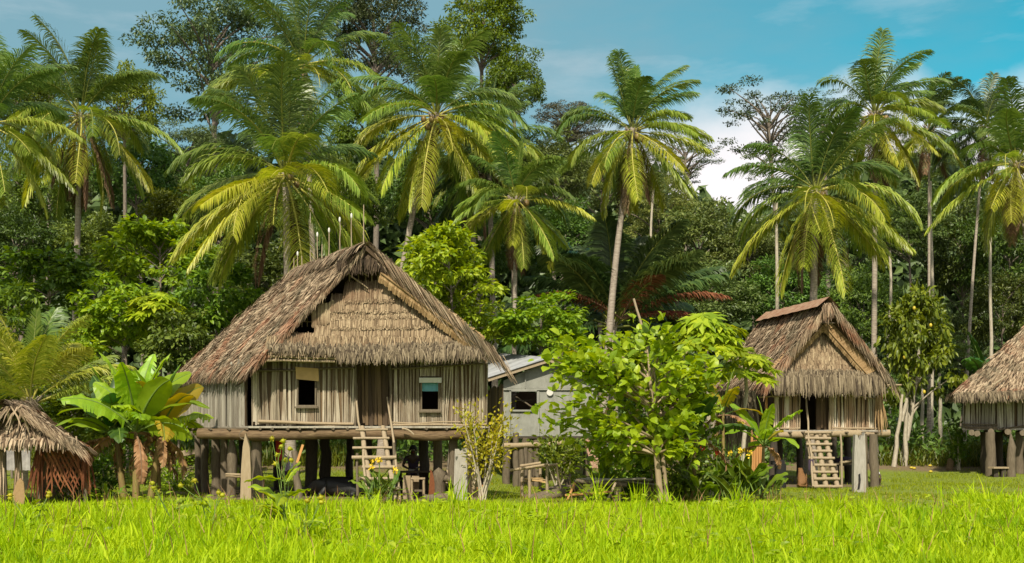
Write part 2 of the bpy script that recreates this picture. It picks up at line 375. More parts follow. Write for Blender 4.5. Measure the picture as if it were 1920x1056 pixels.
# ---------------------------------------------------------------- banana
def banana_leaf(g, base, az, el, L, W, droop, tear=0., seed=0, pet=.18):
    r = np.random.default_rng(seed); K = 22; t = np.linspace(0, 1, K); p = np.zeros((K, 3)); p[0] = base
    for k in range(1, K):
        e = el - droop * t[k] ** 1.6
        p[k] = p[k - 1] + V3(math.cos(e) * math.cos(az), math.cos(e) * math.sin(az), math.sin(e)) * L / (K - 1)
    T = nrm(np.gradient(p, axis=0)); S0 = V3(-math.sin(az), math.cos(az), 0); NN = nrm(np.cross(T, S0))
    if NN[0, 2] < 0: NN = -NN
    roll = np.clip(r.normal(0, .45), -.9, .9); S1 = S0[None] * math.cos(roll) + NN * math.sin(roll); NN = NN * math.cos(roll) - S0[None] * math.sin(roll); S0 = S1
    g.tube(p, np.linspace(.035, .008, K) * L / 1.8, n=5, mat=1, cap=False)
    w = W * np.clip(np.sin(np.pi * np.clip((t - pet) / (1 - pet) * .93 + .06, 0, 1)), 0, 1) ** .55; w[t < pet] = 0
    ks = np.where(t >= pet)[0]
    for sg in (-1, 1):
        vee = r.uniform(.1, .35)
        ed = p + sg * S0 * w[:, None] * .5 * math.cos(vee) + NN * (w * .5 * math.sin(vee))[:, None]; ed[:, 2] -= w * .10 + .02 * np.sin(t * 23 + seed) * (w > 0) + tear * w * r.uniform(0, .5, K)
        md = .5 * (p + ed) + NN * (w * .06)[:, None]
        if tear <= 0:
            v = np.stack([p[ks], md[ks], ed[ks]], 1).reshape(-1, 3); n = len(ks)
            b = np.arange(n - 1)[:, None] * 3
            g.add(v, np.concatenate([b + np.array([[0, 1, 4, 3]]), b + np.array([[1, 2, 5, 4]])]), 0, True)
        else:
            for k in ks[:-1]:
                cut = r.random() < tear; q = .25 * (ed[k + 1] - ed[k]) if cut else 0
                dz = V3(0, 0, -tear * W * r.uniform(0, .35)) if cut else 0
                g.add([p[k], p[k + 1], md[k + 1], md[k], ed[k] + q + dz, ed[k + 1] - q + dz], [(0, 1, 2, 3), (3, 2, 5, 4)], 0)
def banana(px, Y, Hpx, label, n=9, seed=0, L=1.9, W=.52, group='banana plants', mats=None, dead=3, pxt=None, stem_r=.10, spread=1., tear=.42, name='banana_plant', z0=None):
    r = np.random.default_rng(seed + 500); b = gp(px, Y); hgt = Hpx * Y / F
    if z0 is not None: b[2] = z0
    root = thing(name, label, 'banana plant', b, group)
    c = b + V3(((pxt or px) - px) / F * Y, 0, hgt)
    g = G(); tt = np.linspace(0, 1, 8)[:, None]; pts = b + (c - b) * tt; g.tube(pts, np.linspace(stem_r, stem_r * .55, 8), n=9, wob=.05); obj('stem', g, M['banana_stem'], root)
    mats = mats or ['banana']
    for i in range(n):
        k = i / max(n - 1, 1); az = i * 2.399 + seed * 1.3 + r.normal(0, .2); el = (1.42 - .95 * k * spread) + r.normal(0, .08)
        g = G(); m = mats[int(r.integers(len(mats)))]
        banana_leaf(g, c - V3(0, 0, .12 * k), az, el, L * r.uniform(.82, 1.12), W * r.uniform(.85, 1.15), (.35 + 1.15 * k) * r.uniform(.8, 1.2), tear if r.random() < .6 else 0, seed * 77 + i)
        obj('leaf', g, [M[m], M['stem_g']], root)
    for i in range(dead):
        az = i * 2.1 + seed; g = G()
        banana_leaf(g, c - V3(0, 0, .1), az, -.2 + r.normal(0, .2), L * .8, W * .5, 1.5, .8, seed * 31 + i); obj('leaf', g, [M['banana_dead'], M['rachis_d']], root, label='dry brown hanging leaf')
    return root

# ---------------------------------------------------------------- broadleaf trees
def crown_pts(seed, nclump, leaves, leaf, cr=.26, flat=.55, shell=.35, tiers=0, drop=.3, six=False, asp=.42, cut=-.55):
    r = np.random.default_rng(seed)
    C = []
    while len(C) < nclump:
        d = r.normal(0, 1, 3); d /= np.linalg.norm(d)
        q = d * r.uniform(shell, 1) ** .5
        if q[2] < cut: continue
        if tiers: q[2] = (round((q[2] + 1) * tiers / 2) + r.normal(0, .12)) * 2 / tiers - 1
        C.append(q * r.uniform(.82, 1.08))
    C = np.array(C); sz = cr * r.uniform(.55, 1.25, nclump)
    w = sz ** 2; w /= w.sum(); idx = r.choice(nclump, leaves, p=w)
    d = nrm(r.normal(0, 1, (leaves, 3))); rad = r.uniform(0, 1, leaves) ** .45
    off = d * (rad * sz[idx])[:, None]; off[:, 2] *= flat
    P = C[idx] + off; out = nrm(off + .3 * C[idx] * sz[idx][:, None])
    D = nrm(out * .8 + r.normal(0, .55, (leaves, 3)) + V3(0, 0, -drop))
    Nn = nrm(r.normal(0, .5, (leaves, 3)) + V3(0, 0, 1) + .35 * out); Nn = nrm(Nn - D * (Nn * D).sum(-1, keepdims=True))
    L = leaf * r.uniform(.6, 1.35, leaves); g = G()
    (g.leaves6 if six else g.leaves)(P, D, Nn, L, L * asp * r.uniform(.8, 1.25, leaves))
    return g, C, sz
PROTO = {}
def proto(key, **kw):
    g, C, sz = crown_pts(**kw); me = g.mesh('crown'); me.materials.append(M['leaf_mid']); PROTO[key] = (me, C, sz)
for i in range(3):
    proto('broad%d' % i, seed=20 + i, nclump=95, leaves=11000, leaf=.085, cr=.24)
    proto('fine%d' % i, seed=30 + i, nclump=120, leaves=17000, leaf=.05, cr=.19, flat=.38, tiers=9, shell=.1)
    proto('small%d' % i, seed=40 + i, nclump=46, leaves=3600, leaf=.15, cr=.30, six=True, asp=.45, cut=-.8)
for i in range(2):
    proto('sparse%d' % i, seed=60 + i, nclump=46, leaves=6500, leaf=.05, cr=.20, flat=.30, tiers=7, shell=.15, cut=-.7)
    proto('big%d' % i, seed=50 + i, nclump=60, leaves=5200, leaf=.13, cr=.26, asp=.5, six=True, cut=-.7)
def tree(key, px, py, rx, ry, Y, label, mat, cat='tree', name='broadleaf_tree', group='jungle trees behind the houses', bark='bark', base=None, tr=None, nl=16, rot=None, zb=None, limb=1.):
    me, C, sz = PROTO[key]; r = np.random.default_rng(int(px * 7 + py * 13) % 99991)
    c = at(px, py, Y); rx = rx * Y / F; rz = ry * Y / F
    b = gp(base if base is not None else px + r.normal(0, 12), Y)
    if zb is not None: b[2] = zb
    root = thing(name, label, cat, b, group)
    o = bpy.data.objects.new('crown', me); link(o, root); o.location = tuple(c - b); a = r.uniform(0, 6.28) if rot is None else rot
    o.rotation_euler = (0, 0, a); ysc = min(rx, max(rz, 2.0)) ; o.scale = (rx, ysc, rz)
    if abs(ysc - rx) > 1e-6 : o.rotation_euler = (0, 0, 0); a = 0
    o.material_slots[0].link = 'OBJECT'; o.material_slots[0].material = M[mat]
    g = G(); tr = tr or max(.05, .017 * (c[2] - b[2])) * .6
    top = c + V3(0, 0, rz * .25); t = np.linspace(0, 1, 9)[:, None]; sway = r.normal(0, .25, 3) * V3(1, 1, 0) * rx * .25
    pts = b + (top - b) * t + np.sin(t * np.pi) * sway; g.tube(pts, np.linspace(tr, tr * .35, 9), n=8, wob=.04)
    ca, sa = math.cos(a), math.sin(a)
    order = np.argsort(-np.abs(C[:, 0]))[:nl * 3]; r.shuffle(order)
    for i in order[:nl]:
        q = V3(C[i][0] * ca * rx - C[i][1] * sa * ysc, C[i][0] * sa * rx + C[i][1] * ca * ysc, C[i][2] * rz) + c
        hh = np.clip((q[2] - rz * .5 - b[2]) / max(top[2] - b[2], .1), .35, .98); st = b + (top - b) * hh + math.sin(hh * math.pi) * sway
        m = .5 * (st + q) + V3(0, 0, rz * .12) + r.normal(0, .06, 3) * rx; u = np.linspace(0, 1, 6)[:, None]
        g.tube((1 - u) ** 2 * st + 2 * u * (1 - u) * m + u * u * q, np.linspace(tr * .38, tr * .08, 6) * limb, n=5, cap=False)
    obj('trunk', g, M[bark], root); return root

def blades(g, P, H, W, seed, lean=.35, K=4, flop=.5):
    r = np.random.default_rng(seed); n = len(P); az = r.uniform(0, 6.283, n); th = np.abs(r.normal(0, lean, n))
    d = np.stack([np.sin(th) * np.cos(az), np.sin(th) * np.sin(az), np.cos(th)], 1); pts = [P]; hv = np.stack([np.cos(az), np.sin(az), np.zeros(n)], 1)
    fl = r.uniform(0, flop, n)[:, None]
    for k in range(K - 1):
        pts.append(pts[-1] + d * (H / (K - 1))[:, None]); d = nrm(d + hv * fl + V3(0, 0, -.12) * fl * (k + 1))
    Pk = np.stack(pts, 1); tw = r.uniform(-.9, .9, n); a2 = az + np.pi / 2 + tw
    sd = np.stack([np.cos(a2), np.sin(a2), np.zeros(n)], 1)
    prof = np.array([.75, 1., .7, .05]) if K == 4 else np.linspace(1, .05, K)
    g.ribbons(Pk, sd[:, None] * (W[:, None] * prof[None])[..., None] * .5, 0)
# ---------------------------------------------------------------- building helpers
def bil(c, u, v):
    TL, TR, BL, BR = c; u = u[:, None]; v = v[:, None]
    return (TL * (1 - u) + TR * u) * (1 - v) + (BL * (1 - u) + BR * u) * v
def thatch(g, TL, TR, BL, BR, rows=12, dens=120, ln=.6, wd=.035, lift=.05, mat=0, under=1, thick=.10, sag=.12, jit=.22, over=.0, seed=1, messy=.1, vmin=0.):
    r = np.random.default_rng(seed); c = [np.asarray(q, float) for q in (TL, TR, BL, BR)]
    n0 = nrm(np.cross(c[1] - c[2], c[3] - c[0]));
    if n0[2] < 0 and abs(n0[2]) > .05: n0 = -n0
    if abs(n0[2]) <= .05 and n0[1] > 0: n0 = -n0
    area = .5 * (np.linalg.norm(np.cross(c[1] - c[0], c[2] - c[0])) + np.linalg.norm(np.cross(c[1] - c[3], c[2] - c[3])))
    def surf(u, v): return bil(c, u, v) - n0 * (sag * np.sin(np.pi * v) * (.6 + .4 * np.sin(u * 5 + seed)))[:, None]
    if under is not None:
        m = 9; U, Vv = np.meshgrid(np.linspace(0, 1, m), np.linspace(0, 1, m)); u = U.ravel(); v = Vv.ravel(); a = surf(u, v) - n0 * .02; b = a - n0 * thick
        i = (np.arange(m - 1)[:, None] * m + np.arange(m - 1)[None]).ravel(); q = np.stack([i, i + 1, i + m + 1, i + m], 1)
        g.add(a, q, under); g.add(b, q[:, ::-1], under)
        ring = list(range(m)) + [k * m + m - 1 for k in range(1, m)] + [m * m - 1 - k for k in range(1, m)] + [k * m for k in range(m - 2, 0, -1)]
        k = len(ring); g.add(np.concatenate([a[ring], b[ring]]), [(j, (j + 1) % k, (j + 1) % k + k, j + k) for j in range(k)], under)
    n = int(area * dens); wtop = np.linalg.norm(c[1] - c[0]); wbot = np.linalg.norm(c[3] - c[2]); u = r.uniform(0, 1, n); v = r.uniform(0, 1, n)
    keep = r.uniform(0, 1, n) < (wtop + (wbot - wtop) * v) / max(wtop, wbot); u = u[keep]; v = v[keep]; n = len(u)
    v = (np.floor(v * rows) + r.uniform(-jit, jit, n) + .2) / rows; v = np.clip(v, vmin, 1)
    P = surf(u, v); D = nrm(surf(u, np.clip(v + .05, 0, 1.05)) - P); side = nrm(np.cross(D, n0))
    D = nrm(D + side * r.normal(0, messy, n)[:, None]); l = ln * r.uniform(.6, 1.25, n)[:, None]; hh = r.uniform(.3, 1.3, n)[:, None] * lift
    p1 = P + D * l * .55 + n0 * hh; p2 = P + D * l + n0 * hh * .9 - V3(0, 0, 1) * l * .06
    Pk = np.stack([P - D * l * .1, p1, p2], 1); s2 = nrm(side + n0 * r.normal(0, .35, n)[:, None])
    g.ribbons(Pk, s2[:, None] * (wd * r.uniform(.5, 1.3, n)[:, None] * np.array([[.8, 1., .25]]))[..., None] * .5, mat)
def fringe(g, A, B, dens, ln, wd, fwd=(0, -1, 0), down=(0, 0, -1), spread=.12, thick=.15, mat=0, seed=1, lnvar=.35, tip=.2):
    """hanging strands along the line A-B"""
    r = np.random.default_rng(seed); A = np.asarray(A, float); B = np.asarray(B, float); L = np.linalg.norm(B - A); n = int(L * dens)
    u = r.uniform(0, 1, n)[:, None]; fwd = np.asarray(fwd, float); t = nrm(B - A)
    P = A + (B - A) * u + fwd * r.uniform(0, thick, n)[:, None] + V3(0, 0, 1) * r.normal(0, .03, n)[:, None]
    D = nrm(np.asarray(down, float) + t * r.normal(0, spread, n)[:, None] + fwd * r.normal(0.1, spread, n)[:, None]); l = ln * r.uniform(1 - lnvar, 1 + lnvar, n)[:, None]
    p1 = P + D * l * .5; p2 = P + nrm(D + V3(0, 0, -.25)) * l; s = nrm(t + fwd * r.normal(0, .4, n)[:, None])
    g.ribbons(np.stack([P, p1, p2], 1), s[:, None] * (wd * r.uniform(.5, 1.3, n)[:, None] * np.array([[.8, 1, tip]]))[..., None] * .5, mat)
def slats(g, p0, p1, zb, zt, pitch=.075, thick=.02, holes=(), seed=1, mat=0, rag=.05, out=(0, -1, 0), gap=.1, lean=.007, miss=.02, w=(.62, 1.02), back=True):
    """upright split-palm slats from p0 to p1; zb/zt bottom and top as (start,end)"""
    r = np.random.default_rng(seed); p0 = np.asarray(p0, float)[:2]; p1 = np.asarray(p1, float)[:2]; L = np.linalg.norm(p1 - p0); d = (p1 - p0) / L; s = 0.
    out = np.asarray(out, float); pe = V3(-d[1], d[0], 0); out = pe if np.dot(pe, out) > 0 else -pe
    if back and holes is not None:   # dark backing sheets added so the gaps between slats read as shaded interior
        cuts = sorted({0., L, *[h[0] for h in holes], *[h[1] for h in holes]})
        for a_, b_ in zip(cuts[:-1], cuts[1:]):
            m_ = (a_ + b_) / 2; hs_ = [h for h in holes if h[0] < m_ < h[1]]; lo, hi = zb[0] + .02, min(zt) - .03
            for (q0, q1) in ([(lo, hi)] if not hs_ else [(lo, hs_[0][2]), (hs_[0][3], hi)]):
                if q1 - q0 > .03: g.bar(np.append(p0 + d * m_, q0) - out * .035, np.append(p0 + d * m_, q1) - out * .035, b_ - a_ - .004, .012, 1, up=out)
    while s < L:
        wv = pitch * r.uniform(.65, 1.4); m = (s + wv / 2) / L
        if m > 1: break
        z0 = zb[0] + (zb[1] - zb[0]) * m + r.normal(0, rag * .5); z1 = zt[0] + (zt[1] - zt[0]) * m + r.normal(0, rag)
        segs = [(z0, z1)]
        for (a, b, lo, hi) in holes:
            if a < s + wv * .6 and s + wv * .4 < b: segs = [q for sg in segs for q in ((sg[0], min(sg[1], lo)), (max(sg[0], hi), sg[1])) if q[1] - q[0] > .03]
        if r.random() > miss:
            for (a, b) in segs:
                ln = r.normal(0, lean); off = out * r.uniform(0, .02)
                q0 = np.append(p0 + d * (s + wv / 2), a) + off; q1 = np.append(p0 + d * (s + wv / 2 + ln * (b - a) * 4), b) + off + out * r.normal(0, .008)
                g.bar(q0, q1, wv * r.uniform(*w), thick, mat, up=out)
        s += wv
def stick(g, p, q, r0, r1=None, n=7, wob=.06, mat=0, bendz=0., k=5):
    t = np.linspace(0, 1, k)[:, None]; p = np.asarray(p, float); q = np.asarray(q, float)
    pts = p + (q - p) * t; L = np.linalg.norm(q - p)
    pts[1:-1] += rng.normal(0, .006, (k - 2, 3)) * L; pts[:, 2] += bendz * np.sin(np.pi * t[:, 0])
    g.tube(pts, np.linspace(r0, r1 or r0, k), n=n, mat=mat, wob=wob)
def post(name, b, top, r, mat, parent, point=0., lean=(0, 0), n=9, label=None, flat=1.):
    g = G(); b = np.asarray(b, float); h = top - b[2]; K = 7
    z = np.linspace(0, 1, K); rr = r * (1.08 - .14 * z) * (1 + rng.normal(0, .05, K)); 
    if point: z = np.append(np.linspace(0, 1 - point / h, K - 1), 1.); rr[-1] = r * .12; rr[-2] = r * .92
    pts = np.stack([b[0] + lean[0] * z + rng.normal(0, .012, K), b[1] + lean[1] * z + rng.normal(0, .01, K), b[2] - .08 + (h + .08) * z], 1)
    g.tube(pts, rr, n=n, wob=.05); return obj(name, g, mat, parent, label=label)

# ================================================================ MAIN HOUSE
HY = 29.0
mh = thing('stilt_house', 'large thatched stilt house with two small windows and a ladder in front', 'house', gp(690, HY), 'thatched stilt houses')
AX = V3(-3.75, 6.5, 0)
def fp(px, py, Y=HY): return at(px, py, Y)
FL = fp(470, 800); FR = fp(912, 800); ZF = 1.90
bl = FL + AX; br = FR + AX
# deck + joists + beams
g = G(); dk = [fp(466, 800, 28.75), fp(916, 800, 28.75), br + V3(.2, .2, 0), bl + V3(-.2, .2, 0)]
g.prism([V3(q[0], q[1], ZF - .05) for q in dk], (0, 0, .05)); obj('floor', g, M['slat_grey'], mh)
g = G(); stick(g, V3(-8.1, 28.88, 1.70), V3(-1.05, 28.9, 1.71), .145, .13, n=10, k=9); obj('floor_beam', g, M['beam'], mh)
g = G(); stick(g, V3(-6.9, 28.8, 1.68), FL * [1, 1, 0] + AX + V3(-.3, .3, 1.68), .13, .12, n=10); obj('floor_beam', g, M['wood'], mh)
for k, y in ((0, 31.2), (1, 33.4), (2, 35.4)):
    g = G(); x0 = -6.77 - (y - 29) * .577; stick(g, V3(x0 - .5, y, 1.70), V3(x0 + 6.4, y, 1.70), .12, .12); obj('floor_beam', g, M['wood_dark'], mh)
for px in (395, 430, 463, 488, 511, 540, 562, 590, 625, 652, 690, 730, 760, 800, 838, 868, 895):
    g = G(); p = fp(px, 801, 28.74); p[2] = 1.83; stick(g, p, p + AX * .95, .036, .036, n=7, k=3); obj('joist', g, M['wood'], mh)
for k, (px, Y) in enumerate(((360, 33.6), (392, 32.0), (420, 30.8), (448, 29.6))):
    g = G(); p = at(px, 813, Y); stick(g, p + V3(-.25, -.25, 0), p + V3(3, .6, 0), .12, .10, n=9); obj('beam', g, M['wood'], mh)
# posts: px, Y, radius, mat, point, top py
PO = [(372, 32.6, .11, 'wood', 0, 812), (385, 32.0, .13, 'wood', 0, 812), (406, 30.8, .14, 'wood', 0, 812), (421, 30.4, .12, 'wood', 0, 812), (434, 29.3, .14, 'wood', .35, 815),
      (485, 29.2, .16, 'wood', 0, 815), (584, 31.5, .20, 'wood_dark', 0, 815), (610, 32.5, .17, 'wood_dark', 0, 815), (522, 34.5, .15, 'wood_dark', 0, 815),
      (690, 32.5, .15, 'wood_dark', 0, 815), (655, 35.2, .14, 'wood_dark', 0, 815), (795, 31.5, .16, 'wood_dark', 0, 815), (822, 30.8, .15, 'wood', 0, 815), (847, 29.2, .14, 'wood', 0, 818), (735, 34.5, .15, 'wood_dark', 0, 815),
      (886, 28.7, .17, 'wood_light', 0, 818), (905, 31, .14, 'wood_dark', 0, 815), (458, 35, .15, 'wood_dark', 0, 815)]
for px, Y, r_, m_, pt, ty in PO: post('post', gp(px, Y), at(px, ty, Y)[2] if Y < 30 else 1.68, r_ * .86, M[m_], mh, pt, lean=(rng.normal(0, .04), 0))
# walls
pxw = 29.0 / F
ZT = 3.60
def win(px0, px1, y0, y1, pstart): return ((px0 - pstart) * pxw, (px1 - pstart) * pxw, at(0, y1, HY)[2], at(0, y0, HY)[2])
g = G(); slats(g, fp(472, 0), fp(665, 0), (1.93, 1.93), (ZT, ZT + .1), pitch=.05, holes=[win(558, 592, 690, 761, 472)], seed=3); obj('wall_panel', g, [M['slat'], M['slat_dark']], mh, label='beige front slat wall left of the door')
g = G(); slats(g, fp(733, 0), fp(914, 0), (1.93, 1.93), (ZT + .05, ZT + .1), pitch=.048, holes=[win(789, 823, 706, 770, 733)], seed=4, miss=.03); obj('wall_panel', g, [M['slat'], M['slat_dark']], mh, label='beige front slat wall right of the door')
ldir = nrm(AX); outl = V3(-ldir[1], ldir[0], 0)
g = G(); slats(g, FL + ldir * .12 + V3(-.12, 0, 0), FL + ldir * 7.45, (1.88, 1.80), (3.55, 3.5), pitch=.07, seed=5, out=outl, thick=.025, miss=.03); obj('wall_panel', g, [M['slat_grey'], M['slat_dark']], mh, label='grey slat side wall')
g = G(); slats(g, FR, br, (1.9, 1.9), (3.7, 3.6), pitch=.10, seed=6, out=-outl); obj('wall_panel', g, [M['slat'], M['slat_dark']], mh)
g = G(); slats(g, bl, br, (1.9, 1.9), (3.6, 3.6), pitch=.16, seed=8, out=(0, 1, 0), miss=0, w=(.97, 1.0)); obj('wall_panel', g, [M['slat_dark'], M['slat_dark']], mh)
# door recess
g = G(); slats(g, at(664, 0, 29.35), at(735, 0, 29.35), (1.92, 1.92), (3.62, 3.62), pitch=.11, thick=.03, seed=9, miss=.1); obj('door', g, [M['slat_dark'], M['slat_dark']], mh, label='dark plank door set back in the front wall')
for px in (666, 733):
    g = G(); stick(g, fp(px, 800, 28.95), fp(px, 668, 28.95), .035, .035); obj('door_post', g, M['wood'], mh)
for (a, b, w_) in (((484, 790), (663, 795), .04), ((736, 797), (912, 796), .03), ((470, 695), (664, 690), .028), ((735, 691), (907, 682), .028), ((470, 803), (668, 802), .035), ((735, 802), (915, 801), .03), ((735, 792), (912, 790), .02)):
    g = G(); stick(g, fp(*a, 28.9), fp(*b, 28.9), w_, w_ * .9); obj('rail', g, M['wood_light' if a[1] > 700 else 'wood'], mh)
g = G(); 
for k, (q0, q1) in enumerate((((365, 728), (415, 738)), ((415, 738), (455, 715)))):
    a = at(*q0, 33.6 - k * 2.1); b = at(*q1, 31.4 - k * 2.3); stick(g, a, b, .025, .025, bendz=-.06)
obj('vine_rope', g, M['wood'], mh)
for px in (372, 440, 462):
    Yp = 29 + (470 - px) * .046; g = G(); stick(g, at(px, 806, Yp - .12), at(px, 695, Yp - .12), .035, .035); obj('wall_post', g, M['wood'], mh)
# windows
def window(px0, px1, y0, y1, Y, parent, header=None, sill=True, mat='wood'):
    g = G(); 
    for px in (px0, px1): g.bar(at(px, y1, Y), at(px, y0, Y), .04, .04, up=(0, 1, 0))
    g.bar(at(px0 - 2, y1 + 1.5, Y), at(px1 + 2, y1 + 1.5, Y), .05, .05); fr = obj('window', g, M[mat], parent)
    if sill:
        g = G(); g.bar(at(px0 - 5, y1 + 4, Y - .04), at(px1 + 4, y1 + 4, Y - .04), .09, .045); obj('sill', g, M['wood'], fr)
    if header:
        g = G(); g.bar(at(px0 - 4, header, Y - .05), at(px1 + 5, header, Y - .05), .03, .13); obj('header_board', g, M['pale'], fr)
    return fr
w1 = window(558, 592, 712, 760, 28.94, mh)
g = G(); a = [at(554, 688, 28.86), at(597, 691, 28.86), at(598, 715, 28.86), at(555, 711, 28.86)]; g.prism(a, (0, .02, 0)); obj('tan_shutter', g, M['tan_cloth'], mh)
w2 = window(790, 823, 718, 768, 28.94, mh, header=713)
g = G(); U = np.linspace(0, 1, 9); top = at(790, 718, 29.05); wv = at(823, 718, 29.05) - top
v = [top + wv * u + V3(0, .02 * math.sin(u * 22), dz) for dz in (0, -.22) for u in U]; g.add(v, [(i, i + 1, i + 10, i + 9) for i in range(8)], 0, True); obj('curtain', g, M['blue_cloth'], w2)
# roof
RF = at(688, 460, 28.1); RB = at(556, 502, 32.2); EFL = at(474, 690, 28.25); EBL = at(333, 703, 35.5); EFR = at(922, 658, 28.1); EBR = EFR + V3(-3.9, 7.4, -.05)
g = G()
thatch(g, RB, RF, EBL, EFL, rows=20, dens=360, ln=.48, wd=.033, lift=.058, seed=11, messy=.22, sag=.04, jit=.45)
thatch(g, RF, RB, EFR, EBR, rows=15, dens=90, ln=.7, wd=.055, lift=.08, seed=12, messy=.2, sag=.05)
thatch(g, RB, RB + V3(.05, .05, 0), EBR, EBL, rows=15, dens=60, ln=.8, wd=.07, lift=.07, seed=13, messy=.2)
hipd = nrm(EBL - RB)
fringe(g, RB, EBL, 60, .55, .06, fwd=(-.3, -.3, .1), down=hipd + V3(0, 0, -.2), spread=.3, thick=.2, seed=14)
fringe(g, EBL, EFL, 150, .30, .045, fwd=(-.15, -.2, 0), down=(-.35, -.15, -.8), spread=.25, thick=.3, seed=15)
rk = nrm(EFL - RF)
for k in range(2): fringe(g, RF + V3(0, .03, -.0 - k * .03), EFL + V3(0, .05, -.0 - k * .03), 90, .20, .04, fwd=(0, -.2, 0), down=rk * .9 + V3(.10, -.05, -.35), spread=.22, thick=.3, seed=16 + k)
obj('thatched_roof', g, [M['thatch'], M['thatch_in']], mh)
rr_ = nrm(EFR - RF); g = G()
for k in range(4): fringe(g, RF + V3(.05, -.1 + .05 * k, .06 - k * .065), EFR + V3(.02, -.1 + .05 * k, .08 - k * .065), 46, .75, .06, fwd=(0, -.22, 0), down=rr_ + V3(.02, -.03, -.06), spread=.075, thick=.25, seed=24 + k, lnvar=.5)
obj('verge_thatch', g, M['thatch'], mh, label='shaggy straw edge of the right roof slope')
# ridge cap
g = G(); fringe(g, RB + V3(.15, 0, .02), RF + V3(0, -.1, .05), 90, .55, .06, fwd=(-.2, -.1, .0), down=(-.75, -.25, -.45), spread=.35, thick=.25, seed=31); fringe(g, RB + V3(.15, 0, .04), RF + V3(0, -.1, .06), 70, .4, .06, fwd=(.2, .1, .0), down=(.75, .1, -.5), spread=.35, thick=.25, seed=32)
obj('ridge_cap', g, M['thatch'], mh)
# gable courses
def gy(py): return 28.75 - .45 * (py - 520) / 140
BND = [(529, 566, 648, 742), (552, 584, 622, 768), (574, 598, 622, 788), (590, 616, 622, 806), (610, 634, 592, 832), (626, 648, 535, 852), (640, 664, 522, 880)]
for k, (y0, y1, x0, x1) in enumerate(BND):
    g = G(); a = at(x0, y0 + 1.5, gy(y0)); b = at(x1, y0 - 1 + 2 * math.sin(k * 2), gy(y0)); ln = np.linalg.norm(at(0, y1, gy(y1)) - at(0, y0, gy(y0)))
    dn = nrm(at(0, y1, gy(y1)) - at(0, y0, gy(y0))) * V3(0, 1, 1) + V3(0, -.46, 0)
    for q in range(2): fringe(g, a, b, 190, ln * 1.06, .026, tip=.75, fwd=(0, -.02, 0), down=dn, spread=.06, thick=.5, seed=40 + k * 2 + q, lnvar=.13)
    g.prism([at(x0 + 2, y0 + 4, gy(y0) + .06), at(x1 - 3, y0 + 4, gy(y0) + .06), at(x1 - 2, y1 - 3, gy(y1) + .06), at(x0 + 2, y1 - 3, gy(y1) + .06)], (0, .03, 0), 1)
    obj('gable_course', g, [M['gable'], M['thatch_in']], mh)
g = G(); fringe(g, at(586, 574, 28.45), at(624, 567, 28.45), 110, .55, .05, fwd=(0, -.02, 0), down=(0.02, -.1, -1), spread=.05, thick=.5, seed=60, lnvar=.06); obj('gable_patch', g, M['gable'], mh)
g = G()
for (x0, x1, y0, y1) in ((552, 604, 578, 578), (545, 604, 590, 590), (540, 604, 603, 603), (590, 615, 548, 546), (595, 614, 560, 558)): stick(g, at(x0, y0, 28.75), at(x1, y1, 28.75), .014)
for x in (556, 566, 576, 585, 595, 604): stick(g, at(x, 613, 28.7), at(x + 1, 560 if x > 570 else 580, 28.7), .013)
for x in (594, 603, 610): stick(g, at(x, 566, 28.72), at(x, 535, 28.72), .014)
obj('lattice', g, M['wood_light'], mh)
g = G()
for x, y0 in ((655, 500), (672, 498), (686, 492), (697, 498), (709, 500), (720, 504)): stick(g, at(x, 528, 28.7), at(x + 1, y0, 28.7), .018)
for q in (((648, 507), (664, 498)), ((660, 498), (690, 518)), ((645, 508), (690, 541)), ((668, 475), (688, 462)), ((686, 462), (706, 482)), ((680, 488), (706, 476)), ((712, 512), (725, 499)), ((722, 530), (745, 508)), ((688, 462), (687, 480))): stick(g, at(*q[0], 28.45), at(*q[1], 28.4), .022, .016)
obj('gable_pole', g, M['wood_light'], mh, label='loose sticks in the open gable top')
g = G()
for k, (a, b) in enumerate((((632, 492), (660, 470)), ((655, 473), (690, 462)), ((686, 463), (735, 490)), ((640, 490), (735, 488)), ((650, 482), (728, 482)))):
    fringe(g, at(*a, 28.3 - .03 * k), at(*b, 28.3 - .03 * k), 130, .30, .035, fwd=(0, -.2, 0), down=(0, -.05, -1), spread=.3, thick=.4, seed=70 + k)
obj('gable_hood', g, M['thatch_dk'], mh)
g = G()
for k in range(3): fringe(g, at(502, 640 + 5 * k, 28.3 - .05 * k), at(650, 646 + 4 * k, 28.3 - .05 * k), 130, .16, .035, fwd=(0, -.2, 0), down=(0, -.2, -1), spread=.3, thick=.4, seed=80 + k)
for k in range(4): fringe(g, at(636, 648 + 5 * k, 28.25 - .05 * k), at(906, 640 + 5 * k, 28.25 - .05 * k), 150, .25, .035, fwd=(0, -.2, 0), down=(0, -.2, -1), spread=.28, thick=.4, seed=90 + k)
obj('eave_fringe', g, M['fringe'], mh)
g = G(); fringe(g, at(500, 632, 28.32), at(900, 634, 28.28), 170, .42, .028, tip=.7, fwd=(0, -.15, 0), down=(0, -.22, -1), spread=.15, thick=.4, seed=97); obj('gable_course', g, M['gable'], mh)
for (a, b) in (((490, 668), (632, 672)), ((494, 661), (560, 664)), ((500, 676), (628, 678))):
    g = G(); stick(g, at(*a, 28.3), at(*b, 28.3), .04, .035); obj('eave_pole', g, M['wood_light'], mh)
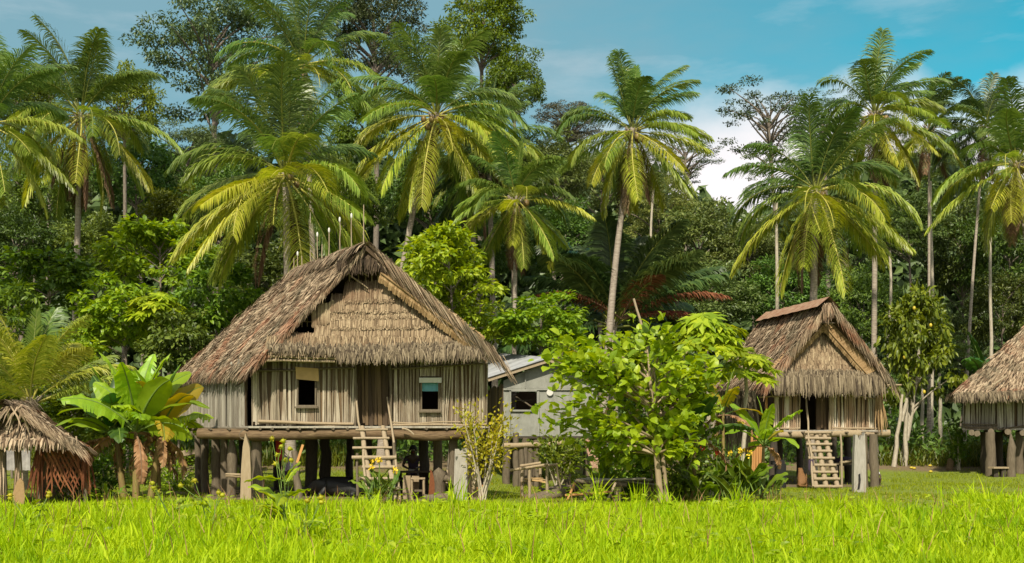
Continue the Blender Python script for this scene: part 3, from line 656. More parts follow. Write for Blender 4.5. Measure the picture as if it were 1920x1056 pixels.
# sewn-leaf bargeboard
def bargeboard(parent, a, b, Y0, Y1, w0, w1, seed, mat='orange_leaf', side=1):
    g = G(); A = at(*a, Y0); B = at(*b, Y1); r = np.random.default_rng(seed); n = int(np.linalg.norm(B - A) / .035); u = np.linspace(0, 1, n)[:, None]; t = nrm(B - A); dwn = nrm(np.cross(t, V3(0, 1, 0)));
    if dwn[2] > 0: dwn = -dwn
    P = A + (B - A) * u
    for (sg, w_) in ((1, w0), (-1, w1)):
        if w_ <= 0: continue
        q = P + sg * dwn * w_ * r.uniform(.85, 1.1, (n, 1)) + t * .08 + V3(0, .05, 0); g.ribbons(np.stack([P, .5 * (P + q) + V3(0, -.03, 0), q], 1), (t * .024)[None, None] * np.array([[[1], [1.1], [.7]]]) * np.ones((n, 1, 1)), 0)
    o = obj('bargeboard', g, M[mat], parent, label='row of dry orange leaves sewn to a pole along the gable'); g = G(); stick(g, A + V3(0, -.03, 0), B + V3(0, -.03, 0), .03, .026); obj('pole', g, M['orange_leaf'], o)
bargeboard(mh, (715, 512), (892, 646), 28.2, 28.1, .22, .30, 5)
# carved stakes along the ridge
for px, yt, tip in ((551, 484, 0), (558, 476, 1), (566, 480, 0), (582, 470, 0), (589, 466, 0), (595, 440, 1), (604, 458, 0), (617, 432, 1), (637, 412, 1), (659, 405, 1), (682, 384, 0)):
    u = np.clip((688 - px) / 132., 0, 1); bs = RF + (RB - RF) * u; tp = at(px, yt, bs[1]); g = G(); stick(g, V3(tp[0], bs[1], bs[2] - .1), tp, .016, .012, mat=0)
    if tip: g.ball(tp, (.03, .03, .075), 1)
    obj('ridge_stake', g, [M['pole'], M['pale']], mh)

# ================================================================ RIGHT HOUSE
RY = 36.0
rh = thing('stilt_house', 'small steep thatched stilt house with an open dark doorway, right of the leafy tree', 'house', gp(1550, RY), 'thatched stilt houses')
ax2 = V3(-1.9, 5.2, 0); f2 = lambda px, py, Y=RY: at(px, py, Y)
a, b = f2(1440, 806), f2(1655, 806); zf = 1.80
g = G(); g.prism([V3(q[0], q[1], zf - .04) for q in (f2(1436, 0, 35.7), f2(1664, 0, 35.7), b + ax2, a + ax2)], (0, 0, .05)); obj('floor', g, M['slat_grey'], rh)
g = G(); stick(g, at(1436, 815, 35.8), at(1668, 812, 35.8), .12, .12, n=10, k=8); obj('floor_beam', g, M['wood_light'], rh)
g = G(); stick(g, at(1436, 813, 35.8), at(1436, 813, 35.8) + ax2, .11, .1); obj('floor_beam', g, M['wood'], rh)
for y in (38., 40.6):
    g = G(); x0 = a[0] - (y - 36) * .365; stick(g, V3(x0 - .2, y, 1.66), V3(x0 + 3.9, y, 1.66), .1); obj('floor_beam', g, M['wood_dark'], rh)
for px in (1460, 1484, 1508, 1560, 1590, 1622, 1648):
    g = G(); p = f2(px, 0, 35.55); p[2] = 1.73; stick(g, p, p + ax2 * .95, .035, k=3); obj('joist', g, M['wood'], rh)
for px, Y, r_, m_ in ((1447, 35.9, .13, 'wood_dark'), (1620, 35.7, .13, 'wood'), (1640, 35.6, .14, 'wood'), (1462, 38.5, .11, 'wood_dark'), (1500, 40.5, .11, 'wood_dark'), (1590, 38.3, .13, 'wood_dark'), (1563, 40.2, .11, 'wood_dark'), (1395, 40.5, .12, 'wood_dark'), (1640, 40, .1, 'wood_dark'), (1578, 35.4, .035, 'pole')):
    post('post', gp(px, Y), 1.68, r_, M[m_], rh, lean=(rng.normal(0, .05), 0))
p3 = RY / F
g = G(); slats(g, f2(1450, 0), f2(1498, 0), (1.82, 1.82), (3.2, 3.2), pitch=.07, seed=103, thick=.03, miss=.05); obj('wall_panel', g, [M['slat_warm'], M['slat_dark']], rh)
g = G(); slats(g, f2(1559, 0), f2(1642, 0), (1.82, 1.84), (3.2, 3.2), pitch=.062, seed=104, thick=.03, miss=.06, w=(.6, .9)); obj('wall_panel', g, [M['slat_warm'], M['slat_dark']], rh)
ol = nrm(V3(-ax2[1], ax2[0], 0))
g = G(); slats(g, a + ax2 * .2, a + ax2, (1.8, 1.8), (3.2, 3.2), pitch=.11, seed=105, out=ol); obj('wall_panel', g, [M['slat'], M['slat_dark']], rh)
g = G(); slats(g, b, b + ax2, (1.8, 1.8), (3.3, 3.3), pitch=.11, seed=106, out=-ol); obj('wall_panel', g, [M['slat'], M['slat_dark']], rh)
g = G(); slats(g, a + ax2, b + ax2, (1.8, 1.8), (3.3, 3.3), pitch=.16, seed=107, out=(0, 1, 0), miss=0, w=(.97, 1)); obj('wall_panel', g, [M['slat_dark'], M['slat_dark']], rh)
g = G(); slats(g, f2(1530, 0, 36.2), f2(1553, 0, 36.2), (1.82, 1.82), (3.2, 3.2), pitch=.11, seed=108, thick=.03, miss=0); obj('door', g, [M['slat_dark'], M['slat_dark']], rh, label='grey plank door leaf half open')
for (x, y0, y1, w_, m_) in ((1556, 726, 808, .05, 'wood_light'), (1499, 735, 806, .03, 'wood_light'), (1437, 718, 806, .04, 'orange_pole'), (1653, 733, 812, .04, 'orange_pole')):
    g = G(); stick(g, at(x, y1, 35.9), at(x, y0, 35.9), w_); obj('wall_post', g, M[m_], rh)
for (q0, q1) in (((1424, 745), (1512, 739)), ((1560, 735), (1662, 752)), ((1478, 732), (1532, 727)), ((1560, 802), (1650, 804)), ((1440, 804), (1500, 803)), ((1655, 722), (1690, 722))):
    g = G(); stick(g, at(*q0, 35.85), at(*q1, 35.85), .028); obj('rail', g, M['wood_light'], rh)
g = G(); fringe(g, at(1641, 742, 35.8), at(1652, 744, 35.8), 170, 1.05, .05, down=(.06, 0, -1), spread=.08, thick=.1, seed=110, lnvar=.15); obj('leaf_bundle', g, M['orange_leaf'], rh, label='dry orange leaf bundle at the right corner')
g = G(); stick(g, at(1440, 722, 35.6), at(1450, 745, 35.7), .02); obj('brace', g, M['wood_light'], rh)
rf = at(1553, 566, 35.1); rb = at(1438, 592, 38.9); efl = at(1437, 716, 35.2); ebl = at(1338, 716, 40.2); efr = at(1674, 716, 35.1); ebr = efr + V3(-1.6, 5.6, 0)
g = G(); thatch(g, rb, rf, ebl, efl, rows=18, dens=300, ln=.5, wd=.038, lift=.075, seed=111, messy=.16, sag=.08, jit=.45)
thatch(g, rf, rb, efr, ebr, rows=13, dens=90, ln=.6, wd=.055, lift=.08, seed=112, sag=.05); thatch(g, rb, rb + V3(.05, .05, 0), ebr, ebl, rows=13, dens=60, ln=.7, wd=.07, lift=.07, seed=113)
fringe(g, ebl, efl, 130, .35, .05, fwd=(-.1, -.2, 0), down=(-.3, -.3, -.8), spread=.2, thick=.3, seed=114); fringe(g, rb, ebl, 60, .5, .06, fwd=(-.3, -.2, .1), down=nrm(ebl - rb) + V3(0, 0, -.2), spread=.25, thick=.2, seed=115)
rk = nrm(efl - rf)
for k in range(3): fringe(g, rf + V3(0, .04, -k * .04), efl + V3(0, .04, -k * .04), 45, .42, .06, fwd=(0, -.2, 0), down=rk * .8 + V3(.08, -.05, -.5), spread=.14, thick=.3, seed=116 + k, lnvar=.5)
obj('thatched_roof', g, [M['thatch'], M['thatch_in']], rh)
g = G(); rr_ = nrm(efr - rf)
for k in range(3): fringe(g, rf + V3(.05, -.05 + .04 * k, .04 - k * .07), efr + V3(.0, -.05 + .04 * k, .06 - k * .07), 40, .5, .065, fwd=(0, -.22, 0), down=rr_ * .9 + V3(-.02, -.05, -.3), spread=.12, thick=.25, seed=122 + k, lnvar=.5)
obj('verge_thatch', g, M['thatch'], rh)
g = G(); nn = 14; U = np.linspace(0, 1, nn); A_ = rf + V3(.0, -.15, .12); B_ = rb + V3(0, .1, .10); v = []
for u in U:
    c = A_ + (B_ - A_) * u; wv = .02 * math.sin(u * 40); v += [c + V3(-.42, -.15, -.30 + wv), c + V3(0, 0, .03 + wv), c + V3(.35, .1, -.30 + wv)]
g.add(v, [q for i in range(nn - 1) for q in ((3 * i, 3 * i + 1, 3 * i + 4, 3 * i + 3), (3 * i + 1, 3 * i + 2, 3 * i + 5, 3 * i + 4))], 0); obj('ridge_cap', g, M['rust'], rh, label='rusty sheet iron bent over the ridge')
def gy2(py): return 35.85 - .4 * (py - 610) / 90
for k in range(9):
    y0 = 628 + k * 7.8; y1 = y0 + 12; x0 = 1541 - (y0 - 615) * .98; x1 = 1549 + (y0 - 615) * .90; g = G(); A_ = at(x0, y0, gy2(y0)); B_ = at(x1, y0, gy2(y0))
    for q in range(2): fringe(g, A_, B_, 150, .22, .03, tip=.8, fwd=(0, -.02, 0), down=(0, -.5, -1), spread=.05, thick=.5, seed=130 + 2 * k + q, lnvar=.08)
    g.prism([at(x0 - 4, y0 + 3, gy2(y0) + .06), at(x1 + 5, y0 + 2, gy2(y0) + .06), at(x1 + 8, y1 - 1, gy2(y1) + .06), at(x0 - 8, y1 - 1, gy2(y1) + .06)], (0, .03, 0), 1); obj('gable_course', g, [M['gable'], M['thatch_in']], rh)
bargeboard(rh, (1543, 611), (1456, 696), 35.55, 35.25, .16, .22, 7); bargeboard(rh, (1545, 609), (1626, 702), 35.5, 35.2, .14, .55, 8)
g = G()
for k in range(4): fringe(g, at(1448, 694 + 4 * k, 35.3 - .04 * k), at(1654, 696 + 4 * k, 35.3 - .04 * k), 120, .50, .045, fwd=(0, -.2, 0), down=(0, -.18, -1), spread=.12, thick=.4, seed=150 + k)
obj('eave_fringe', g, M['fringe'], rh)
g = G(); fringe(g, at(1540, 574, 35.0), at(1556, 570, 35.0), 200, .45, .04, down=(0, 0, -1), spread=.15, thick=.2, seed=155); obj('gable_hood', g, M['thatch'], rh)
g = G()
for q in (((1551, 586), (1566, 586)), ((1550, 594), (1572, 592)), ((1558, 572), (1558, 596)), ((1566, 580), (1582, 592)), ((1530, 606), (1580, 606))): stick(g, at(*q[0], 35.3), at(*q[1], 35.3), .016)
obj('gable_pole', g, M['wood'], rh)

# ================================================================ RIGHT EDGE HOUSE
eh = thing('stilt_house', 'thatched stilt house with grey slat walls at the right edge of the clearing', 'house', gp(1900, 42), 'thatched stilt houses')
EY = 42.0
g = G(); a = at(1808, 0, EY); b = at(2080, 0, EY); g.prism([V3(q[0], q[1], 1.82) for q in (a + V3(-.15, -.2, 0), b + V3(0, -.2, 0), b + V3(0, 5.5, 0), a + V3(2.7, 5.5, 0))], (0, 0, .07)); obj('floor', g, M['slat_grey'], eh)
for (p0, p1, sd, o_) in ((a, a + V3(2.7, 5.5, 0), 202, (-1, 0, 0)), (b, b + V3(0, 5.5, 0), 203, (1, 0, 0)), (a + V3(2.7, 5.5, 0), b + V3(0, 5.5, 0), 204, (0, 1, 0))):
    g = G(); slats(g, p0, p1, (1.9, 1.9), (3.45, 3.45), pitch=.1, seed=sd, out=o_); obj('wall_panel', g, [M['slat_grey'], M['slat_dark']], eh)
g = G(); slats(g, a, at(1868, 0, EY), (1.95, 1.95), (3.4, 3.4), pitch=.085, seed=201, thick=.03); obj('wall_panel', g, [M['slat_grey'], M['slat_dark']], eh)
g = G(); slats(g, at(1868, 0, EY - .06), b + V3(0, -.06, 0), (1.86, 1.9), (3.4, 3.4), pitch=.085, seed=205, thick=.03); obj('wall_panel', g, [M['slat_grey'], M['slat_dark']], eh)
for (q0, q1) in (((1806, 796), (1870, 797)), ((1806, 800), (1868, 801)), ((1870, 806), (1935, 797)), ((1810, 803), (1870, 803)), ((1808, 741), (1920, 736))):
    g = G(); stick(g, at(*q0, 41.8), at(*q1, 41.75), .035); obj('rail', g, M['wood'], eh)
for px, py in ((1822, 811), (1832, 813), (1858, 809), (1890, 810), (1918, 812)):
    g = G(); p = at(px, py, 41.3); stick(g, p, p + V3(2.2, 5.3, 0), .11, .10, n=10, k=4); obj('beam', g, M['wood'], eh)
for px, Y, r_, m_, pt in ((1846, 42.5, .15, 'wood_dark', 0), (1857, 41.3, .18, 'wood', 0), (1866, 46, .14, 'wood_dark', 0), (1896, 40.8, .15, 'wood', .5), (1911, 42.2, .15, 'wood', 0), (1873, 44.5, .15, 'wood_dark', 0), (1940, 41.5, .2, 'wood', 0), (2060, 41.5, .2, 'wood', 0), (2040, 46, .2, 'wood', 0)):
    post('post', gp(px, Y), at(0, 812, Y)[2] if pt else 1.74, r_, M[m_], eh, pt)
g = G(); r1 = at(1948, 588, 44.); r2 = at(2040, 588, 44.); l1 = at(1787, 738, 40.9); l2 = at(2110, 728, 40.9); l3 = at(1832, 735, 48.2); l4 = at(2110, 735, 48.2)
thatch(g, r1, r2, l1, l2, rows=20, dens=280, ln=.5, wd=.042, lift=.07, seed=211, messy=.14, sag=.12, jit=.4); thatch(g, r1 + V3(-.03, .03, 0), r1, l3, l1, rows=18, dens=110, ln=.6, wd=.055, lift=.07, seed=212, sag=.12)
thatch(g, r2, r2 + V3(.03, .03, 0), l2, l4, rows=14, dens=40, ln=.8, wd=.08, lift=.07, seed=213); thatch(g, r2, r1, l4, l3, rows=14, dens=40, ln=.8, wd=.08, lift=.07, seed=214)
obj('thatched_roof', g, [M['thatch'], M['thatch_in']], eh)
g = G()
for k in range(4): fringe(g, l1 + V3(0, .15 - .05 * k, .02 - .02 * k), l2 + V3(0, .15 - .05 * k, .02), 110, .30, .05, down=(-.05, -.25, -.9), spread=.2, thick=.25, seed=215 + k)
fringe(g, l1, l3, 90, .3, .05, fwd=(-1, 0, 0), down=(-.3, 0, -.9), spread=.2, thick=.25, seed=219); obj('eave_fringe', g, M['fringe'], eh)
g = G(); stick(g, at(1862, 722, 40.6), at(1887, 705, 41.1), .03); obj('roof_stick', g, M['pole'], eh)

# ================================================================ LEFT HUT
KY = 27.2
ht = thing('thatched_hut', 'low open hut with shaggy thatch and a woven rust-red leaf wall at the left edge', 'hut', gp(40, KY))
pk = at(28, 756, 26.5); pb = at(52, 757, 29.6); e1 = at(152, 838, 26.5); e2 = at(-100, 838, 26.5); e3 = at(150, 832, 30); e4 = at(-80, 832, 30)
g = G(); thatch(g, pk, pb, e1, e3, rows=8, dens=150, ln=.55, wd=.055, lift=.07, seed=301, messy=.15, sag=.06); thatch(g, pb, pk, e4, e2, rows=8, dens=150, ln=.55, wd=.055, lift=.07, seed=302, messy=.15, sag=.06)
for k in range(4):
    for e in (e1, e2): fringe(g, pk + V3(0, -.05 * k, .02 - .04 * k), e + V3(0, -.05 * k, .02 - .04 * k), 50, .42, .045, fwd=(0, -.15, 0), down=nrm(e - pk) + V3(0, -.02, -.05), spread=.1, thick=.2, seed=303 + k, lnvar=.4)
obj('thatched_roof', g, [M['thatch'], M['thatch_in']], ht)
g = G()
for k, (y0, xa, xb, l_) in enumerate(((790, -30, 82, .30), (803, -55, 104, .28), (815, -75, 128, .26), (823, -85, 146, .22))):
    for q in range(2): fringe(g, at(xa, y0, 26.95 - .12 * k), at(xb, y0, 26.95 - .12 * k), 38, l_ * 1.15, .055, down=(.06 * (k - 1), -.45, -.9), spread=.16, thick=.12, seed=310 + 2 * k + q)
obj('gable_thatch', g, M['thatch'], ht)
g = G(); fringe(g, at(15, 765, 26.45), at(42, 762, 26.45), 30, .6, .05, down=(-.2, -.1, -.7), spread=.5, thick=.2, seed=330); fringe(g, pk + V3(-.2, -.2, .05), pb + V3(.1, 0, .05), 60, .35, .07, fwd=(.2, 0, 0), down=(.6, -.2, -.3), spread=.5, thick=.2, seed=331); fringe(g, pk + V3(-.2, -.2, .05), pb + V3(.1, 0, .05), 60, .35, .07, fwd=(-.2, 0, 0), down=(-.6, -.2, -.3), spread=.5, thick=.2, seed=332); obj('ridge_cap', g, M['thatch'], ht)
g = G(); stick(g, at(10, 785, 26.7), at(60, 783, 26.7), .02); obj('gable_pole', g, M['wood'], ht)
for px, Y in ((8, 27.0), (33, 27.2), (74, 27.2), (160, 27.4), (148, 29.8), (-60, 27), (-60, 29.8)): post('post', gp(px, Y), 1.45, .05, M['wood'], ht)
g = G()
for k, (xa, xb) in enumerate(((-4, 8), (27, 40))): fringe(g, at(xa + 3, 845, 27.05), at(xb, 845, 27.05), 150, 1.25, .045, down=(0, 0, -1), spread=.05, thick=.1, seed=340 + k, lnvar=.12)
obj('leaf_bundle', g, M['thatch'], ht, label='bundles of dry leaf tied to the front posts')
g = G(); r = np.random.default_rng(5)
def wv(u, z): return at(75 + 90 * u + (6 + 8 * u) * (1.40 - z) * .6, 0, 27.05 + .5 * max(0, u - .75)) * V3(1, 1, 0) + V3(0, 0, z)
for i in range(13):
    for sg in (1, -1):
        u0 = i / 12 + r.normal(0, .012); ln = r.uniform(.75, 1.1); n = 6; tt = np.linspace(0, 1, n)
        pts = np.array([wv((u0 + sg * t * .42 * ln if -.05 < u0 + sg * .42 * ln < 1.08 else u0 + sg * .08 * t), 1.42 - t * 1.15 * ln) + V3(0, -.02 * sg - .03 * math.sin(t * 9 + i), 0) for t in tt]); T_ = nrm(np.gradient(pts, axis=0)); W_ = nrm(np.cross(T_, V3(0, 1, 0)))
        g.ribbons(pts[None], (W_ * (.024 * np.array([.9, 1, 1, .95, .8, .15]))[:, None])[None], 0)
fringe(g, wv(-.05, 1.42), wv(.08, 1.42), 110, 1.2, .05, down=(-.05, 0, -1), spread=.12, thick=.1, seed=345, lnvar=.2); fringe(g, wv(.93, 1.4), wv(1.05, 1.4), 60, 1., .05, down=(.05, 0, -1), spread=.08, thick=.1, seed=346, lnvar=.3)
obj('woven_wall', g, M['rust_leaf'], ht)
g = G(); slats(g, at(78, 0, 29.6), at(160, 0, 29.6), (.0, .0), (1.35, 1.35), pitch=.14, seed=347, miss=0, w=(.97, 1)); obj('back_wall', g, [M['slat_dark'], M['slat_dark']], ht)
g = G(); slats(g, at(160, 0, 27.5), at(155, 0, 29.6), (.0, .0), (1.35, 1.35), pitch=.14, seed=348, miss=0, w=(.9, 1), out=(1, 0, 0)); obj('side_wall', g, [M['slat_dark'], M['slat_dark']], ht)

# ================================================================ SHEET-CLAD HOUSE
CY_ = 37.5
ch = thing('sheet_clad_house', 'grey sheet-clad house with a zinc roof, half hidden behind the leafy tree', 'house', gp(1030, CY_))
c = lambda px, py, Y=CY_: at(px, py, Y)
zb = c(0, 818)[2]; ap = c(1032, 674); wl = c(944, 716); wr = c(1118, 708)
def panel(px0, px1, y0a, y0b, y1, name, mat, off=0., label=None):
    g = G(); g.prism([c(px0, y1, CY_ - off), c(px1, y1, CY_ - off), c(px1, y0b, CY_ - off), c(px0, y0a, CY_ - off)], (0, .05, 0)); return obj(name, g, M[mat], ch, label=label)
for q in ((944, 956, 732, 732, 818), (956, 1009, 771, 771, 818), (1009, 1032, 732, 732, 818), (1032, 1070, 732, 732, 818), (1070, 1120, 732, 732, 818), (944, 985, 714, 696, 728), (985, 1032, 696, 678, 728), (1032, 1070, 678, 689, 728), (1070, 1120, 689, 706, 728)): panel(*q, 'wall_panel', 'metal_wall')
for (q0, q1, w_) in (((944, 730), (1120, 730), .06), ((985, 700), (985, 730), .025), ((1010, 734), (1010, 818), .04), ((956, 734), (956, 818), .04), ((1070, 734), (1070, 818), .025)):
    g = G(); g.bar(c(*q0, CY_ - .04), c(*q1, CY_ - .04), w_, .05, up=(0, 1, 0)); obj('batten', g, M['metal_wall'], ch)
g = G(); 
for q in ((956, 1009, 732.5), (956, 1009, 770)): g.bar(c(q[0], q[2], CY_ - .05), c(q[1], q[2], CY_ - .05), .05, .06)
for x in (957, 1008): g.bar(c(x, 770, CY_ - .05), c(x, 732, CY_ - .05), .05, .05, up=(0, 1, 0))
wn = obj('window', g, M['metal_wall'], ch); g = G(); stick(g, c(965, 742, CY_ + .3), c(1002, 766, CY_ + .3), .03); stick(g, c(960, 752, CY_ + .3), c(1008, 750, CY_ + .3), .02); obj('bar', g, M['wood'], wn)
g = G(); slats(g, wl, wl + V3(-.9, 6, 0), (zb, zb), (3.3, 3.3), pitch=.3, seed=401, out=(-1, 0, 0), miss=0, w=(.99, 1)); obj('side_wall', g, [M['slat_dark'], M['slat_dark']], ch)
g = G(); slats(g, wl + V3(-.9, 6, 0), wr + V3(-.9, 6, 0), (zb, zb), (3.3, 3.3), pitch=.3, seed=402, out=(0, 1, 0), miss=0, w=(.99, 1)); slats(g, wr, wr + V3(-.9, 6, 0), (zb, zb), (3.3, 3.3), pitch=.3, seed=403, out=(1, 0, 0), miss=0); obj('back_wall', g, [M['slat_dark'], M['slat_dark']], ch)
g = G(); g.prism([V3(q[0], q[1], zb - .08) for q in (wl, wr, wr + V3(-.9, 6, 0), wl + V3(-.9, 6, 0))], (0, 0, .07)); obj('floor', g, M['wood_dark'], ch)
def corr(g, A, B, C_, D_, n, amp=.02):
    """corrugated sheet A(eave front) B(eave back) C(ridge back) D(ridge front): corrugations run up the slope"""
    U = np.linspace(0, 1, n); nn_ = nrm(np.cross(B - A, D_ - A)); v = []
    for i, u in enumerate(U): off = nn_ * amp * math.sin(i * math.pi / 2); v += [A + (B - A) * u + off, D_ + (C_ - D_) * u + off]
    g.add(v, [(2 * i, 2 * i + 1, 2 * i + 3, 2 * i + 2) for i in range(n - 1)])
Yr = CY_ - .4; bk = V3(-1.6, 6.6, .6)
for (e_, nm) in ((at(915, 708, Yr), 'roof'), (at(1135, 706, Yr), 'roof')):
    g = G(); rd = at(1031, 671, Yr); corr(g, e_, e_ + bk, rd + bk, rd, 160); corr(g, e_ - V3(0, 0, .03), e_ + bk - V3(0, 0, .03), rd + bk - V3(0, 0, .03), rd - V3(0, 0, .03), 160); o = obj(nm, g, M['metal_roof'], ch)
    g = G(); g.bar(e_ + V3(0, .05, -.08), rd + V3(0, .05, -.08), .04, .11); obj('verge_board', g, M['pole'], o)
for px, Y in ((950, 37.6), (985, 37.6), (1002, 38), (1062, 37.6), (1105, 37.6), (960, 42), (1050, 42), (1100, 42)): post('post', gp(px, Y), zb - .05, .13, M['wood'], ch)
g = G(); g.tube([c(1031, 736, CY_ - .07), c(1031, 736, CY_ - .085)], .11, n=20); obj('round_disc', g, M['pale'], ch, label='pale round disc fixed on the grey wall')
# ================================================================ PALMS
palm(137, 48, 152, 212, 172, 'coconut palm with dark hanging fronds at the left, slim pale trunk showing below', n=32, seed=1, nuts=4, dead=5, yel=.3, low=-1.15, droopk=1.15)
palm(-40, 40, -22, 225, 185, 'coconut palm cut by the left edge, arching olive fronds reaching in', n=26, seed=2, yel=.35)
palm(545, 42, 535, 322, 228, 'big coconut palm with broad yellow-green fronds directly above the large house roof', n=34, seed=3, nuts=5, dead=2, yel=.5, low=-.92, top=1.4, r0=.2, droopk=.95)
palm(600, 50, 568, 118, 175, 'tall coconut palm rising behind the big yellow-green palm, top out of frame', n=26, seed=4, yel=.12, low=-.6)
palm(715, 46, 818, 212, 182, 'coconut palm with clusters of coconuts and a leaning trunk behind the roof peak', n=32, seed=5, nuts=12, yel=.5, dead=2, bend=.25, low=-1.1)
palm(930, 53, 915, 268, 150, 'coconut palm half hidden behind the nut-laden leaning palm, brown nuts showing', n=24, seed=6, nuts=8, yel=.15)
palm(962, 43, 968, 368, 128, 'short young coconut palm with brown dead fronds hanging beside its thin trunk', n=26, seed=7, nuts=4, yel=.45, dead=4, r0=.11, low=-1.15)
palm(1128, 45, 1187, 240, 148, 'slender wind-blown coconut palm with a long leaning pale trunk, alone against the sky', n=30, seed=8, nuts=8, yel=.4, dead=3, bend=.3, wind=(.4, 0), low=-1.2, r0=.17)
palm(1520, 42, 1530, 352, 178, 'coconut palm with long drooping yellow-green fronds above the small house roof', n=32, seed=9, nuts=3, yel=.45, dead=4, wind=(.2, 0), low=-1.15, r0=.19)
palm(1638, 47, 1642, 208, 140, 'tall coconut palm with wind-swept top fronds and straight thin trunk right of the small house', n=28, seed=10, nuts=7, yel=.35, dead=2, wind=(.45, 0), low=-1.15, r0=.14)
palm(1742, 54, 1742, 235, 105, 'distant small-headed coconut palm right of the wind-swept tall one', n=22, seed=11, yel=.15, wind=(.35, 0), r0=.085)
palm(1965, 44, 1905, 302, 158, 'coconut palm with orange nut stalks cut by the right edge', n=30, seed=12, nuts=8, yel=.4, wind=(.2, 0), low=-1.15)
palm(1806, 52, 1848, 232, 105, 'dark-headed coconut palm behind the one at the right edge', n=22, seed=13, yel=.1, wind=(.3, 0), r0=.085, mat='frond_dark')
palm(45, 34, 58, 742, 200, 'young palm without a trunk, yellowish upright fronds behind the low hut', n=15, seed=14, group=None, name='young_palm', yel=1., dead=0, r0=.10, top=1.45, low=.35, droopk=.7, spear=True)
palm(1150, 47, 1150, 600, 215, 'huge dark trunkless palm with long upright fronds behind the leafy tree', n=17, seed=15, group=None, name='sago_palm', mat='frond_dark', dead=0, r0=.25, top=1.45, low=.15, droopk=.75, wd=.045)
o_ = bpy.data.objects['sago_palm']
for az, el, L_ in ((-2.7, .55, 4.0), (-.45, .5, 4.6), (-1.2, .75, 3.6), (-.2, .25, 4.2)):
    g = G(); frond_mesh(g, at(1165, 598, 46.4), az, el, L_, .75, .9, seed=int(abs(az) * 10), hang=.5); obj('frond', g, [M['frond_red'], M['rachis_d']], o_, label='rust-brown dead frond')
palm(905, 52, 880, 330, 120, 'dark coconut palm in shade between the leaning palm and the short young palm', n=20, seed=16, yel=.1, mat='frond_dark')

# ================================================================ BACKGROUND TREES
T = tree
# skyline
T('fine0', 395, 105, 140, 150, 80, 'tall dark spreading tree with sparse flat layers against the sky, left of the big palms', 'leaf_shade', nl=26, base=430)
T('fine1', 700, 60, 120, 130, 82, 'tall dark tree showing between the two tallest palms', 'leaf_shade', nl=20)
T('broad0', 905, 55, 80, 85, 64, 'tall large-leaved green tree reaching the top edge beside the leaning palm', 'leaf_mid')
T('broad1', 965, 165, 62, 75, 63, 'large-leaved green tree crown hanging below and right of the taller green one', 'leaf_mid')
T('fine2', 1068, 235, 68, 52, 88, 'distant brownish flat-topped tree left of the wind-blown palm', 'leaf_brown', nl=20)
T('sparse0', 1440, 235, 105, 95, 76, 'sparse dark layered tree against white cloud, right of centre', 'leaf_shade', nl=26, base=1500)
T('sparse1', 1540, 225, 70, 60, 78, 'dark layered tree crown behind the palm over the small house', 'leaf_shade', nl=16)
T('sparse0', 1285, 300, 75, 60, 84, 'thin twiggy distant tree right of the wind-blown palm head', 'leaf_shade', nl=22)
T('broad2', 232, 205, 68, 85, 62, 'rounded green tree peeping out behind the left palm head', 'leaf_mid')
T('sparse1', 95, 150, 75, 42, 85, 'far thin reddish-brown tree near the top left corner', 'leaf_brown', nl=20)
T('broad0', 30, 190, 70, 70, 66, 'dark green tree behind the palm at the left edge', 'leaf_mid')
T('broad1', 250, 330, 95, 90, 66, 'dull green tree filling the gap right of the left palm trunk', 'leaf_dark')
T('broad2', 60, 360, 95, 95, 64, 'dark tree behind the fronds of the left edge palm', 'leaf_dark')
T('fine0', 350, 300, 85, 75, 72, 'dim fine-leaved tree under the tall spreading dark one', 'leaf_shade')
T('broad0', 690, 240, 75, 70, 62, 'bright green tree glimpsed between the big palm and the leaning palm', 'leaf_mid')
T('broad1', 640, 380, 90, 90, 60, 'dark leafy tree behind the big palm, right side', 'leaf_dark')
T('broad2', 420, 400, 100, 90, 60, 'dark leafy tree behind the big palm, left side', 'leaf_dark')
T('broad0', 800, 360, 90, 90, 60, 'dark tree crown behind the leaning palm trunk', 'leaf_dark')
T('broad1', 1030, 330, 90, 80, 70, 'olive tree behind the short young palm', 'leaf_olive')
T('fine1', 1130, 330, 95, 75, 78, 'hazy olive tree left of the long leaning pale trunk', 'leaf_olive')
T('broad2', 1310, 470, 105, 95, 68, 'layered yellow-olive tree in open light right of the long leaning trunk', 'leaf_olive', nl=24)
T('fine2', 1235, 400, 85, 90, 74, 'hazy olive tree just right of the wind-blown palm trunk', 'leaf_olive')
T('broad0', 1400, 480, 75, 70, 66, 'olive-green tree left of the drooping palm over the small house', 'leaf_olive')
T('broad1', 1700, 430, 95, 80, 64, 'dense dim tree crown under the wind-swept tall palm', 'leaf_olive')
T('broad2', 1800, 480, 80, 110, 66, 'dark green tree between the tall palm and the right edge palm', 'leaf_dark')
T('broad0', 1890, 480, 90, 100, 62, 'dark shaded tree below the right edge palm', 'leaf_dark')
T('fine0', 1590, 470, 75, 90, 66, 'dim fine-leaved tree behind the palm over the small house', 'leaf_shade')
T('broad1', 1470, 560, 90, 80, 62, 'shaded tree just left of the small house roof peak', 'leaf_dark')
T('broad2', 1330, 560, 95, 70, 60, 'dim olive tree above the leafy tree and papaya', 'leaf_olive')
T('broad0', 1220, 560, 90, 90, 62, 'dark tree behind the trunkless dark palm', 'leaf_dark')
T('broad1', 1620, 590, 80, 90, 60, 'shaded dark tree behind the small house right roof edge', 'leaf_dark')
T('fine1', 1790, 640, 85, 90, 62, 'deeply shaded tree left of the right edge house', 'leaf_shade')
T('broad2', 1880, 590, 70, 80, 58, 'dark tree behind the right edge house roof', 'leaf_dark')
T('fine2', 1720, 700, 90, 80, 64, 'black-green undertree behind the fruit tree', 'leaf_shade')
